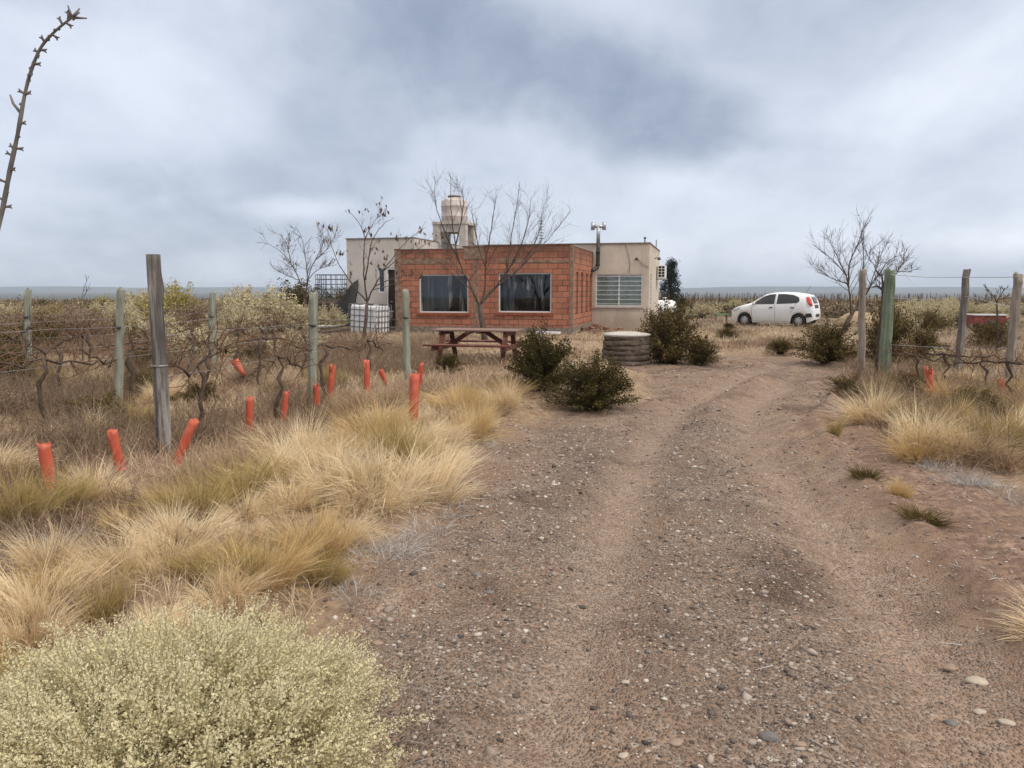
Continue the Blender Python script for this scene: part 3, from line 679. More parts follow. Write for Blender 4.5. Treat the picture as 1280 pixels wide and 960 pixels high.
TUS = {'straw': [tussock_mesh('straw_tussock', M_STRAW, 1300, .17, .58, .95, 21 + k, .0042, (.16 * (k - 1.5), -.12)) for k in range(5)],
       'gold': [tussock_mesh('golden_tussock', M_GOLD, 1100, .13, .58, .8, 31 + k, .0040, (.12 * (k - 1), 0)) for k in range(4)],
       'olive': [tussock_mesh('olive_tussock', M_OLIVE, 1000, .14, .55, .75, 41 + k, .0038) for k in range(3)],
       'russet': [tussock_mesh('russet_tussock', M_RUSSET, 800, .18, .46, 1.1, 51 + k, .0038, (0, 0), (.2, 1.2), 30, .28) for k in range(4)],
       'grey': [tussock_mesh('grey_tussock', M_GREYG, 420, .20, .34, 2.4, 61 + k, .0030, (0, 0), (.6, 1.6), 30, .5) for k in range(3)],
       'broom': [tussock_mesh('broom_tussock', M_OLIVE, 300, .03, .42, .40, 71, .0032, (0, 0), (.05, .3), 14, .10)],
       'dark': [tussock_mesh('dark_tussock', M_JARB, 500, .06, .20, 1.2, 81, .0034, (0, 0), (.1, .5), 24, .25)]}
trnd = random.Random(77)
def tussock(kind, x, y, s=1.0, label=None, group=None, sz=1.0, name=None):
    me = trnd.choice(TUS[kind]); o = link(name or me.name.split('.')[0], me, None, (x, y, hz1(x, y)), trnd.uniform(0, 6.28) if kind != 'straw' else trnd.uniform(-.8, .8))
    o.rotation_euler[0] = trnd.gauss(0, .13); o.rotation_euler[1] = trnd.gauss(0, .13); o.scale = (s * trnd.uniform(.8, 1.25), s * trnd.uniform(.8, 1.25), s * sz * trnd.uniform(.88, 1.1))
    return tag(o, label, 'grass tussock', group)
# --- the ones that stand out, left of the track: (photo x, photo y of the foot, kind, scale, label)
HERO = [
 (478, 638, 'straw', 1.2, 'big pale straw tussock leaning out over the grey litter at the track edge'),
 (425, 632, 'straw', 1.1, 'pale straw tussock behind the one that leans over the track edge'),
 (330, 750, 'gold', .78, 'rounded golden tussock right behind the pale saltbush, at the bare soil'),
 (395, 705, 'gold', .85, 'golden tussock at the bare soil behind the rounded one next to the saltbush'),
 (128, 800, 'broom', .95, 'slim broom-like olive tussock with a narrow foot, just left behind the saltbush'),
 (20, 672, 'olive', 1.0, 'yellow-green tussock at the left edge of the photo below the orange tubes'),
 (72, 655, 'olive', .8, 'green-gold tussock around the foot of the leftmost orange tube'),
 (455, 642, 'olive', .75, 'small dark-footed tussock under the big pale straw one'),
 (252, 612, 'russet', 1.0, 'brown tangled tussock below the slanting orange tube'),
 (300, 600, 'russet', .95, 'dark brown tussock between the slanting and the next orange tube'),
 (575, 545, 'russet', 1.15, 'brown-gold tussock behind the tallest orange tube, towards the track'),
 (600, 532, 'russet', 1.1, 'brown-gold tussock closest to the two dark bushes'),
 (35, 800, 'straw', .75, 'straw tussock at the left edge of the photo, beside the broom-like one'),
 (205, 735, 'straw', .72, 'straw tussock behind the middle of the saltbush'),
 (265, 745, 'olive', .6, 'olive tussock behind the saltbush, left of the rounded golden one'),
 (285, 772, 'straw', .55, 'small straw tussock right at the back of the saltbush, left of the rounded golden one'),
 (235, 708, 'straw', .8, 'straw tussock two rows behind the middle of the saltbush'),
 (150, 742, 'straw', .66, 'straw tussock behind the left part of the saltbush'),
 (88, 772, 'gold', .62, 'small golden tussock behind the broom-like one and the saltbush'),
 (345, 570, 'russet', 1.15, 'wide brown tussock between the orange tubes and the pale grass'),
 (430, 528, 'russet', 1.2, 'reddish brown tussock below the thick pale green post'),
 (480, 520, 'russet', 1.1, 'reddish brown tussock left of the tallest orange tube'),
 (120, 628, 'straw', .75, 'faded straw tussock below the second orange tube from the left'),
 (165, 655, 'russet', .55, 'low brown tussock at the lower left of the big grey post'),
 (635, 505, 'gold', .9, 'yellow tussock at the left foot of the first dark bush'),
]
for px, py, k, s, lab in HERO: tussock(k, *G(px, py), s, lab)
VERGE = [G(*p) for p in [(-400, 960), (-260, 800), (40, 735), (140, 690), (200, 650), (300, 628), (370, 585), (450, 552), (520, 545), (600, 500), (640, 500), (620, 532), (575, 575), (545, 640), (440, 690), (400, 740), (330, 800), (250, 900), (0, 1000)]]
vx = np.array([p[0] for p in VERGE]); vy = np.array([p[1] for p in VERGE])
pl = []; q = np.random.default_rng(6); tries = 0
while len(pl) < 112 and tries < 6000:
    tries += 1; x = q.uniform(vx.min(), vx.max()); y = q.uniform(vy.min(), vy.max()); P = (np.array([x]), np.array([y]))
    if not inside(VERGE, *P)[0] or sdist(ROAD, *P)[0] < .12: continue
    if any((x - a) ** 2 + (y - b) ** 2 < (.33 + .12 * q.random()) ** 2 for a, b in pl) or math.hypot(x + 1.15, y - 2.25) < .72: continue
    pl.append((x, y)); r_ = q.random(); k = 'straw' if r_ < .56 else 'gold' if r_ < .74 else 'olive' if r_ < .83 else 'russet'
    if y > 7.5: k = 'straw' if r_ < .4 else 'russet' if r_ < .75 else 'gold'
    tussock(k, x, y, q.uniform(.62, 1.22) * float(np.interp(y, [3.2, 4.6, 6], [.55, .72, 1.0])), 'dry straw-coloured tussock in the dense grass strip left of the track', 'tussocks in the grass strip left of the track')
for px, py, s in ((505, 690, .9), (470, 700, .8), (545, 665, .85), (440, 745, .6), (560, 640, .7), (40, 720, .9), (90, 705, .8), (600, 560, .6)):
    tussock('grey', *G(px, py), s, 'flattened silver-grey dead tussock lying at the edge of the grass', 'flattened grey dead tussocks')
qf = np.random.default_rng(44); c_ = 0
while c_ < 44:
    x = qf.uniform(-11, -1.6); y = qf.uniform(6.0, 15)
    if x > -3.3 + .25 * (y - 7) + .9 or (abs(x + 3.0) < .6 and y < 7.1): continue
    c_ += 1; tussock(('russet', 'russet', 'straw', 'grey', 'olive')[int(qf.integers(0, 5))], x, y, qf.uniform(.6, 1.1), 'scruffy tussock among the bare vine rows left of the track', 'tussocks among the vine rows')
# --- right of the track
for px, py, k, s, sz, lab in [
 (1092, 537, 'straw', 1.2, .9, 'pale tussock with a dark foot below the green post, nearest the track'),
 (1132, 542, 'olive', 1.1, .8, 'low greenish tussock pressed against the pale one below the green post'),
 (1152, 587, 'gold', .9, 1.1, 'golden tussock with a dark foot, nearest the track on the right bank'),
 (1082, 612, 'dark', 1.0, 1, 'small nearly black tuft alone on the bare soil right of the track'),
 (1122, 630, 'gold', .38, 1, 'tiny straw tuft on the bare soil behind the low dark cushion'),
 (1152, 662, 'dark', 1.15, .7, 'low dark cushion on the bare soil with a pale twig at its foot'),
 (1345, 815, 'straw', .8, .85, 'windswept tan tussock at the right edge of the photo beside the flat stones'),
 (1042, 555, 'broom', .8, 1, 'thin wispy weed leaning over the right edge of the track')]:
    tussock(k, *G(px, py), s, lab, None, sz)
for i in range(150):
    for _ in range(50):
        px, py = q.uniform(1100, 1600), q.uniform(478, 604)
        x, y = G(px, py)
        if py < 594 and px > 1165 - (604 - py) * .5: break
    k = ('gold', 'olive', 'straw', 'russet', 'russet', 'grey', 'broom', 'straw')[int(q.integers(0, 8))]
    tussock(k, x, y, q.uniform(.55, 1.2), 'mixed dry tussock in the scruffy grass bank right of the track', 'tussocks on the grass bank right of the track')
for px, py, k, s_ in ((1062, 500, 'russet', .9), (1048, 520, 'grey', .8), (1070, 515, 'russet', .7), (1098, 505, 'olive', .8), (1200, 612, 'grey', .9), (1240, 622, 'grey', 1.0), (1180, 600, 'grey', .7), (1275, 640, 'grey', .9)):
    tussock(k, *G(px, py), s_, 'scruffy dead tuft along the edge of the soil right of the track', 'scruffy tufts at the right soil edge')

# ================================================================== dry weeds and short grass (nobody could count them)
def scatter(n, x0, x1, y0, y1, g, power=1.0):
    u = g.random(n); y = y0 * (y1 / y0) ** u if power == 1 else y0 + (y1 - y0) * u
    return g.uniform(x0, x1, n) * (y / y1) ** .35, y
q = np.random.default_rng(8); nb = NB()
def weeds(n, x0, x1, y0, y1, hmin, hmax, wd, keep):
    x = q.uniform(x0, x1, n); u = q.random(n); y = y0 * (y1 / y0) ** u
    k = keep(x, y) & (sdist(ROAD, x, y) > .1); x, y = x[k], y[k]; n = len(x)
    patch = fbm(x * .6, y * .6, 91); k = q.random(n) < sstep(.36, .60, patch) + .13; x, y, patch = x[k], y[k], patch[k]; n = len(x)
    base = np.stack((x, y, hz(x, y) - .01), 1); d = norm(np.stack((q.normal(0, .55, n), q.normal(0, .55, n), np.ones(n)), 1))
    ln = q.uniform(hmin, hmax, n) * (.5 + patch)
    V, T, r, t = blades(base, d, ln, q.uniform(.1, 1, n), wd * (1 + y / 14) * q.uniform(.6, 1.3, n), q)
    cl = np.repeat(np.clip((fbm(x * .8, y * .8, 97) - .35) * 2.2, 0, 1), 5)
    nb.add(V, T, np.clip(.55 * cl + .42 * r, 0, .99), t)
rowx = lambda y: -3.27 + .25 * (y - 7)
weeds(95000, -16, 2, 4.0, 30, .08, .30, .0036, lambda x, y: np.ones(len(x), bool))
weeds(30000, -5.5, -.6, 4.3, 11, .07, .22, .0036, lambda x, y: (x < rowx(y) + 1.3) & ((np.abs(x + 3.2) > .4) | (y > 7.1) | (y < 5.2)))
weeds(22000, 3.2, 13, 6.2, 16, .10, .40, .0036, lambda x, y: (sdist(SOIL, x, y) > -.1))
weeds(7000, -4.2, -.6, 3.0, 4.5, .05, .20, .0032, lambda x, y: np.hypot(x + 1.15, y - 2.25) > .7)
weeds(26000, 2, 24, 7, 32, .08, .30, .0035, lambda x, y: (sdist(SOIL, x, y) > .05) & ((x > 5.2) | (y > 17)))
weeds(26000, -7, 9, 14.5, 27, .05, .17, .005, lambda x, y: np.ones(len(x), bool))
weeds(16000, 5, 16, 16, 40, .08, .28, .005, lambda x, y: np.ones(len(x), bool))
tag(link('dry_grass', nb.mesh('dry_grass', M_WEED)), kind='stuff')
# brown twiggy weeds among the vines
nb = NB(); n = 7000; x = q.uniform(-14, -1.5, n); y = 5 * (22 / 5) ** q.random(n); k = (x < rowx(y) + .1) & (fbm(x * .5, y * .5, 55) > .46); x, y = x[k], y[k]
xr = q.uniform(3.4, 13, 900); yr = 7 * (17 / 7) ** q.random(900); kr = (sdist(SOIL, xr, yr) > -.1) & (sdist(ROAD, xr, yr) > .25); x = np.concatenate((x, xr[kr])); y = np.concatenate((y, yr[kr]))
for i in range(len(x)):
    m_ = int(q.integers(5, 12)); b0 = np.array((x[i], y[i], hz1(x[i], y[i]))); a = b0 + q.normal(0, .05, (m_, 3)) * (1, 1, 0)
    e = a + norm(q.normal(0, .55, (m_, 3)) + (0, 0, 1.1)) * q.uniform(.15, .5, (m_, 1)); V, T, r = sticks(a, e, np.full(m_, .0032), np.full(m_, .0012), q); nb.add(V, T, r)
    j = np.repeat(np.arange(m_), 3); tt = q.uniform(.35, .95, len(j))[:, None]; s0 = a[j] + (e[j] - a[j]) * tt
    V, T, r = sticks(s0, s0 + norm(q.normal(0, 1, (len(j), 3)) + (0, 0, .7)) * q.uniform(.05, .16, (len(j), 1)), np.full(len(j), .002), np.full(len(j), .001), q); nb.add(V, T, r)
tag(link('twiggy_weeds', nb.mesh('twiggy_weeds', M_ROSE)), kind='stuff')
# dead stalks and chips lying on the soil
nb = NB(); n = 3600; x = q.uniform(-2.2, 7, n); y = 2.2 * (15 / 2.2) ** q.random(n); sd_ = sdist(ROAD, x, y); k = ((np.abs(sd_) < .35) & (q.random(n) < .8)) | (q.random(n) < .10) | ((sdist(SOIL, x, y) < .1) & (q.random(n) < .55)); x, y = x[k], y[k]; n = len(x)
a = np.stack((x, y, hz(x, y) + .006), 1); an = q.random(n) * 6.283; ln = .02 + .10 * q.random(n) ** 3
e = a + np.stack((np.cos(an) * ln, np.sin(an) * ln, q.uniform(-.002, .012, n)), 1); V, T, r = sticks(a, e, np.full(n, .0026), np.full(n, .0014), q); nb.add(V, T, r)
tag(link('dead_stalks', nb.mesh('dead_stalks', M_GREYG)), kind='stuff')

# ================================================================== leafy shrubs
def shrub_parts(nm, Rr, Hh, nst, nleaf, lsz, mat, seed, up=.9, fill=.45, lumps=.40, stemr=.008):
    """curved stems fanning from the foot, leaves along their outer part"""
    q = np.random.default_rng(seed); a = q.random(nst) * 6.283; e = np.sqrt(q.random(nst)); lump = 1 - lumps + 2 * lumps * vnoise(np.cos(a) * 2.3 + 5, np.sin(a) * 2.3 + e * 3, seed)
    tip = np.stack((Rr * e * np.cos(a) * lump, Rr * e * np.sin(a) * lump, Hh * (1 - .84 * e ** 3.2) * lump * q.uniform(.75, 1.06, nst)), 1)
    mid = tip * (.55, .55, .5) * np.array((1 - .3 * up, 1 - .3 * up, 1 + .2 * up)) + q.normal(0, .03 * Rr, (nst, 3))
    foot = np.stack((q.normal(0, .06 * Rr, nst), q.normal(0, .06 * Rr, nst), np.full(nst, -.04)), 1)
    nb = NB()
    for p0, p1, r0, r1 in ((foot, mid, stemr, stemr * .6), (mid, tip, stemr * .6, stemr * .2)):
        V, T, r = sticks(p0, p1, np.full(nst, r0), np.full(nst, r1), q); nb.add(V, T, r)
    per = q.integers(0, nst, nleaf); t = fill + (1 - fill) * q.random(nleaf) ** .75; t = t[:, None]
    pos = np.where(t < .5, foot[per] + (mid[per] - foot[per]) * t * 2, mid[per] + (tip[per] - mid[per]) * (t * 2 - 1)) + q.normal(0, .045 * Rr, (nleaf, 3))
    pos[:, 2] = np.maximum(pos[:, 2], .01)
    d = norm(tip[per] - mid[per] + q.normal(0, .5, (nleaf, 3)) * Rr)
    V, T, r = leaves(pos, d, lsz * q.uniform(.6, 1.35, nleaf), q)
    cl = np.repeat(q.random(nst)[per], 4); nf = NB(); nf.add(V, T, np.clip(.55 * cl + .44 * r, 0, .99))
    return nb.mesh('stems', M_TWIG), nf.mesh('foliage', mat)
def shrub(name, meshes, x, y, scale=(1, 1, 1), label=None, group=None, rz=0):
    t = empty(name, (x, y, hz1(x, y)), label, 'shrub', group, rz); t.scale = scale
    link('stems', meshes[0], t); link('foliage', meshes[1], t); return t
JA = [shrub_parts('jarilla', .60, .95, 170, 17000, .026, M_JAR, 101 + k, 1.0, .08, .2) for k in range(3)]
JB = [shrub_parts('jarilla', .60, .85, 170, 12000, .027, M_JARB, 111 + k, 1.0, .12, .25) for k in range(3)]
def px_shrub(name, meshes, px, py, wpx, hpx, label, mr, mh, group=None):
    x, y = G(px, py); s = wpx / F * y / (2 * mr); sz = hpx / F * y / mh
    return shrub(name, meshes, x, y + s * mr * .3, (s, s, sz), label, group, trnd.uniform(0, 6))
px_shrub('dark_shrub', JA[0], 676, 500, 108, 74, 'upright dark olive bush beside the track, first of the touching pair', .6, .95)
px_shrub('dark_shrub', JA[1], 744, 514, 128, 66, 'low wide dark olive bush beside the track, right of the upright one', .6, .95)
px_shrub('dark_shrub', JB[0], 838, 456, 104, 76, 'tall olive bush growing over the right side of the stone well', .6, .85)
px_shrub('dark_shrub', JB[1], 878, 457, 58, 32, 'low olive bush at the right foot of the tall one by the well', .6, .85)
px_shrub('dark_shrub', JB[2], 1038, 457, 88, 50, 'rounded olive bush below the right bare tree, left of the thin post', .6, .85)
px_shrub('dark_shrub', JB[0], 978, 446, 46, 18, 'small flat olive bush at the grass edge left of the rounded one', .6, .85)
px_shrub('dark_shrub', JB[1], 1112, 466, 74, 76, 'twiggy olive bush behind the green post', .6, .85)
px_shrub('dark_shrub', JB[2], 1160, 462, 60, 50, 'thin olive bush between the green post and the weathered post', .6, .85)
px_shrub('dark_shrub', JB[0], 1244, 440, 62, 36, 'brown-olive bush in front of the red trailer', .6, .85)
px_shrub('dark_shrub', JB[1], 910, 428, 34, 14, 'small bronze bush in the straw grass left of the car', .6, .85)
px_shrub('dark_shrub', JA[2], 912, 413, 18, 9, 'tiny green bush beside the front wheel of the car', .6, .95)
px_shrub('dark_shrub', JA[0], 560, 470, 46, 22, 'low dark green weed patch under the near end of the picnic table', .6, .95)
px_shrub('dark_shrub', JB[2], 1062, 500, 60, 26, 'low brown-olive scrub at the track edge in front of the thin post', .6, .85)
px_shrub('dark_shrub', JB[0], 1145, 505, 74, 34, 'olive scrub among the tussocks right of the bright green post', .6, .85)
px_shrub('dark_shrub', JB[1], 1225, 545, 90, 40, 'dull olive scrub in the grass bank below the weathered and tan posts', .6, .85)
# pale shrubs of the plain
PALE = [shrub_parts('pale', .9, .85, 190, 8500, .040, M_SALTFAR, 121 + k, .8, .35, .4) for k in range(3)]
YELLOW = [shrub_parts('yellow', .9, .85, 180, 7500, .040, M_YELL, 131 + k, .8, .35, .4) for k in range(2)]
ROSE = [shrub_parts('rose', .9, .8, 190, 6000, .034, M_ROSE, 141 + k, .8, .3, .4) for k in range(3)]
DARKS = [shrub_parts('dark', .9, .9, 170, 6500, .04, M_JARB, 151 + k, .9, .3, .4) for k in range(2)]
for px, py, wpx, hpx, ms_, nm, lab in [
 (212, 410, 96, 50, YELLOW[0], 'yellow_shrub', 'large yellow-green shrub breaking the horizon right behind the big grey post'),
 (238, 412, 100, 36, ROSE[0], 'brown_shrub', 'brown-pink shrub in front of the yellow-green one, left of the second green post'),
 (330, 420, 120, 50, PALE[0], 'pale_shrub', 'wide pale grey-green shrub between the two green posts left of the house'),
 (292, 424, 70, 36, PALE[1], 'pale_shrub', 'pale shrub at the left foot of the wide grey-green one'),
 (362, 420, 66, 30, PALE[2], 'pale_shrub', 'pale shrub at the right foot of the wide grey-green one'),
 (412, 418, 50, 28, PALE[1], 'pale_shrub', 'small pale shrub left of the white caged tank, beside the timber'),
 (372, 403, 110, 42, DARKS[0], 'dark_shrub', 'dark brown shrub at the foot of the small bare tree left of the house'),
 (425, 405, 60, 40, DARKS[1], 'dark_shrub', 'dark brown shrub under the raised wire cage'),
 (60, 404, 80, 28, ROSE[1], 'brown_shrub', 'brown-pink shrub at the far left behind the first green post'),
 (110, 424, 66, 30, ROSE[2], 'brown_shrub', 'brown-pink shrub between the two leftmost green posts'),
 (104, 428, 40, 20, YELLOW[1], 'yellow_shrub', 'small bright yellow-green shrub between the two leftmost green posts'),
 (15, 418, 80, 36, ROSE[0], 'brown_shrub', 'brown-pink shrub cut by the left edge of the photo'),
 (150, 416, 60, 34, PALE[0], 'pale_shrub', 'pale shrub just left of the big grey post'),
 (300, 408, 90, 40, PALE[1], 'pale_shrub', 'rounded pale shrub behind the wide grey-green one, almost reaching the horizon'),
 (175, 398, 70, 30, PALE[2], 'pale_shrub', 'rounded pale shrub on the plain left behind the big grey post'),
 (250, 452, 90, 30, PALE[2], 'pale_shrub', 'straw-pale shrub between the vine rows below the second green post'),
 (372, 452, 80, 30, PALE[0], 'pale_shrub', 'straw-pale shrub between the vine rows left of the third green post'),
 (880, 398, 46, 16, PALE[1], 'pale_shrub', 'yellowish low shrub between the evergreen tree and the car'),
 (897, 391, 24, 12, PALE[2], 'pale_shrub', 'small pale shrub just left of the car bonnet'),
 (1085, 408, 50, 14, PALE[0], 'pale_shrub', 'pale shrub behind the right bare tree'),
 (1145, 398, 46, 16, PALE[1], 'pale_shrub', 'pale shrub in the plain right of the green post'),
 (1182, 392, 44, 14, PALE[2], 'pale_shrub', 'pale shrub in the plain left of the weathered post'),
 (1246, 394, 60, 14, PALE[0], 'pale_shrub', 'pale yellow shrub in the plain above the red trailer'),
 (1195, 470, 70, 22, PALE[2], 'pale_shrub', 'grey-green shrub at the foot of the weathered post')]:
    px_shrub(nm, ms_, px, py, wpx, hpx, lab, .9, .85)
q = np.random.default_rng(15)
kinds = [(PALE, 'pale_shrub'), (ROSE, 'brown_shrub'), (YELLOW, 'yellow_shrub'), (DARKS, 'dark_shrub')]
for x, y, s_, k_ in ((-4.6, 8.4, .55, 0), (-6.2, 9.6, .7, 1), (-5.4, 11.2, .6, 0), (-7.6, 11.5, .8, 2), (-4.4, 12.6, .55, 1), (-8.8, 13.2, .85, 0), (-6.6, 14.0, .75, 2), (-10.4, 14.5, .8, 1), (-5.2, 15.4, .6, 0), (-8.2, 16.5, .8, 1), (-4.2, 10.2, .45, 2), (-9.6, 11.0, .6, 0)):
    ms_ = (JB, ROSE, JB)[k_]; f_ = s_ * (1 if k_ != 1 else .6)
    shrub('brown_shrub', ms_[int(q.integers(0, 3))], x, y, (f_ * 1.25, f_ * 1.25, f_ * .75), 'low dark scrub bush tangled among the bare vine rows left of the track', 'scrub bushes among the vine rows', q.uniform(0, 6))
def field(n, x0, x1, y0, y1, pr, lab, grp):
    k = 0
    while k < n:
        y = y0 * (y1 / y0) ** q.random(); x = q.uniform(x0, x1) * y / y1
        if -.36 < x / y < .32 and y < 48: continue
        if .25 < x / y < .46 and y < 42: continue
        k += 1; ki = int(q.choice(4, p=pr)); ms_ = kinds[ki][0]
        s = q.uniform(.5, 1.25)
        shrub(kinds[ki][1], ms_[int(q.integers(0, len(ms_)))], x, y, (s, s, s * q.uniform(.6, 1.0)), lab, grp, q.uniform(0, 6))
field(95, -56, -10, 17, 75, (.3, .42, .13, .15), 'dry scrub bush among its like on the plain left of the house', 'scrub bushes on the plain left of the house')
field(85, 18, 62, 28, 85, (.5, .25, .1, .15), 'pale scrub bush among its like on the plain right of the house', 'scrub bushes on the plain right of the house')
# far scrub that reads as one mass
q = np.random.default_rng(16); n = 6500; az = q.uniform(-.95, .95, n); rr = 46 * (135 / 46) ** q.random(n); x, y = rr * np.sin(az), rr * np.cos(az); z = hz(x, y); nl = 60
sz = q.uniform(.35, .85, n); ctr = np.repeat(np.stack((x, y, z), 1), nl, 0); S = np.repeat(sz, nl)
off = q.normal(0, .48, (n * nl, 3)) * (1.25, 1.25, .6); off[:, 2] = np.abs(off[:, 2]); pos = ctr + off * S[:, None]
V, T, r = leaves(pos, q.normal(size=(n * nl, 3)) + (0, 0, .6), S * q.uniform(.14, .30, n * nl), q, .35); cl = np.repeat(np.repeat(q.random(n), nl), 4); nb = NB(); nb.add(V, T, np.clip(cl * .75 + r * .24, 0, .99))
M_FAR = plantmat('far_scrub', [(0, (.06, .048, .03)), (.3, (.12, .088, .055)), (.6, (.20, .15, .095)), (.85, (.28, .225, .145)), (1, (.34, .285, .19))], None, 0, 0, 0)
tag(link('far_scrub', nb.mesh('far_scrub', M_FAR)), kind='stuff')
# rows of distant vine stakes
nb = NB(); n = 900; x = q.uniform(12, 75, n); y = q.uniform(58, 100, n); a = np.stack((x, y, hz(x, y)), 1); e = a + np.stack((q.normal(0, .06, n), q.normal(0, .06, n), q.uniform(.6, 1.25, n)), 1)
V, T, r = sticks(a, e, np.full(n, .03), np.full(n, .025), q); nb.add(V, T, r); tag(link('vineyard_stakes', nb.mesh('vineyard_stakes', M_TWIG)), kind='stuff')

# ================================================================== the pale saltbush in front
q = np.random.default_rng(19); SRX, SRY, SH, NC = .72, .72, .30, 300
th = np.arccos(1 - q.random(NC) * 1.02); a = q.random(NC) * 6.283                       # lobes over the dome
lump = .80 + .34 * q.random(NC)
lc = np.stack((SRX * np.sin(th) * np.cos(a) * lump, SRY * np.sin(th) * np.sin(a) * lump, .05 + SH * np.maximum(np.cos(th), 0) * lump), 1)
ldir = norm(np.stack((np.sin(th) * np.cos(a), np.sin(th) * np.sin(a), .55 + .6 * np.cos(th)), 1)); per = 11; NS = NC * per; kk = np.repeat(np.arange(NC), per)
tip = lc[kk] + q.normal(0, .055, (NS, 3)) * (1, 1, .7); tip[:, 2] = np.maximum(tip[:, 2], .03)
sdir = norm(ldir[kk] + q.normal(0, .30, (NS, 3))); sl = q.uniform(.08, .19, NS); start = tip - sdir * sl[:, None]; start[:, 2] = np.maximum(start[:, 2], .01)
foot = np.stack((q.normal(0, .09, NS), q.normal(0, .09, NS), np.full(NS, -.03)), 1)
salt = empty('saltbush', (-1.15, 2.25, hz1(-1.15, 2.25)), 'big pale grey-green cushion shrub filling the lower left corner', 'shrub')
nb = NB(); sel = q.random(NS) < .16
V, T, r = sticks(foot[sel], start[sel], np.full(sel.sum(), .0035), np.full(sel.sum(), .0018), q); nb.add(V, T, r)
V, T, r = sticks(start, tip, np.full(NS, .0014), np.full(NS, .0008), q); nb.add(V, T, r); link('stems', nb.mesh('stems', plantmat('saltbush_stem', [(0, (.22, .18, .11)), (1, (.38, .33, .2))], None, 0, 0)), salt)
NL = 52; t = np.tile((np.arange(NL) + .5) / NL, NS); i = np.repeat(np.arange(NS), NL); t = np.clip(t + q.normal(0, .03, len(t)), 0, 1)
ax = sdir[i]; px_ = norm(np.cross(ax, q.normal(size=ax.shape))); pos = start[i] + ax * (t * sl[i])[:, None] + px_ * (.003 + .013 * (1 - t) * q.random(len(t)))[:, None]
V, T, r = leaves(pos, norm(px_ + ax * .8 + q.normal(0, .4, ax.shape)), (.0065 + .005 * (1 - t)) * q.uniform(.6, 1.4, len(t)), q, .36)
nf = NB(); nf.add(V, T, np.clip(.30 * np.repeat(q.random(NC)[kk][i], 4) + .25 * np.repeat(q.random(NS)[i], 4) + .42 * r, 0, .99), np.repeat(t, 4)); link('foliage', nf.mesh('foliage', M_SALT), salt)

# ================================================================== gravel and stones
bmi = bmesh.new(); bmesh.ops.create_icosphere(bmi, subdivisions=1, radius=1); bmi.verts.ensure_lookup_table()
IV = np.array([v.co[:] for v in bmi.verts]); IT = np.array([[v.index for v in f.verts] for f in bmi.faces]); bmi.free()
def stones(x, y, s, g, sink=.35):
    n = len(x); k = len(IV); v = IV[None] * (1 + g.normal(0, .20, (n, k, 1))) * (s[:, None, None] * np.stack((g.uniform(.8, 1.35, n), g.uniform(.65, 1, n), g.uniform(.38, .7, n)), 1)[:, None])
    an = g.random(n) * 6.283; c, s_ = np.cos(an)[:, None], np.sin(an)[:, None]
    v = np.stack((v[..., 0] * c - v[..., 1] * s_, v[..., 0] * s_ + v[..., 1] * c, v[..., 2]), 2)
    v += np.stack((x, y, hz(x, y) + s * (.5 - sink) * .55), 1)[:, None]
    return v.reshape(-1, 3), (np.arange(n)[:, None, None] * k + IT[None]).reshape(-1, 3), np.repeat(g.random(n), k)
q = np.random.default_rng(23); nb = NB()
n = 210000; x = q.uniform(-2.2, 7, n); y = 2.1 * (17 / 2.1) ** q.random(n); rd_, so_, ru_, gr_, yd_ = masks(x, y)
den = rd_ * (.10 + .75 * gr_ + .2 * sstep(.45, .7, fbm(x * 1.7, y * 1.7, 23))) * (1 - .92 * ru_) + .16 * so_ + .06
k = q.random(n) < den * .62; x, y, gr_ = x[k], y[k], gr_[k]; n = len(x)
s = np.clip(.0042 * np.exp(q.normal(.1, .5, n)) * (.85 + y / 13), .003, .03); V, T, r = stones(x, y, s, q); nb.add(V, T, r)
gm = plantmat('gravel_stone', [(0, (.065, .056, .052)), (.2, (.14, .112, .096)), (.45, (.235, .185, .152)), (.70, (.31, .255, .215)), (.88, (.40, .35, .30)), (.96, (.53, .49, .44)), (1, (.24, .145, .105))], None, 0, 0, 0)
go = link('gravel', nb.mesh('gravel', gm)); tag(go, kind='stuff')
def big_stone(px, py, s, c, lab, flat=.5, el=1.3, group=None, seed=0):
    s *= .66
    x, y = G(px, py); bm = bmesh.new(); bmesh.ops.create_icosphere(bm, subdivisions=3, radius=1); r_ = random.Random(seed)
    o1, o2 = r_.uniform(0, 50), r_.uniform(0, 50)
    for v in bm.verts:
        k = 1 + .34 * (float(fbm(np.array([v.co.x * 1.6 + o1]), np.array([v.co.y * 1.3 + v.co.z + o2]), 3, 3)[0]) - .5) * 2
        v.co = Vector((v.co.x * s * el * k, v.co.y * s * k, v.co.z * s * flat * k + 0))
    me = bpy.data.meshes.new('stone'); bm.to_mesh(me); bm.free(); me.polygons.foreach_set('use_smooth', np.ones(len(me.polygons), bool)); me.materials.append(c)
    o = link('stone', me, None, (x, y, hz1(x, y) + s * flat * .12), r_.uniform(-.5, .5)); tag(o, lab, 'stone', group)
sm = [plain('pale_stone', (.38, .325, .26), .25, .8, .2, scale=14), plain('grey_stone', (.15, .138, .13), .3, .8, .2, scale=18), plain('tan_stone', (.27, .20, .155), .25, .85, .2, scale=14)]
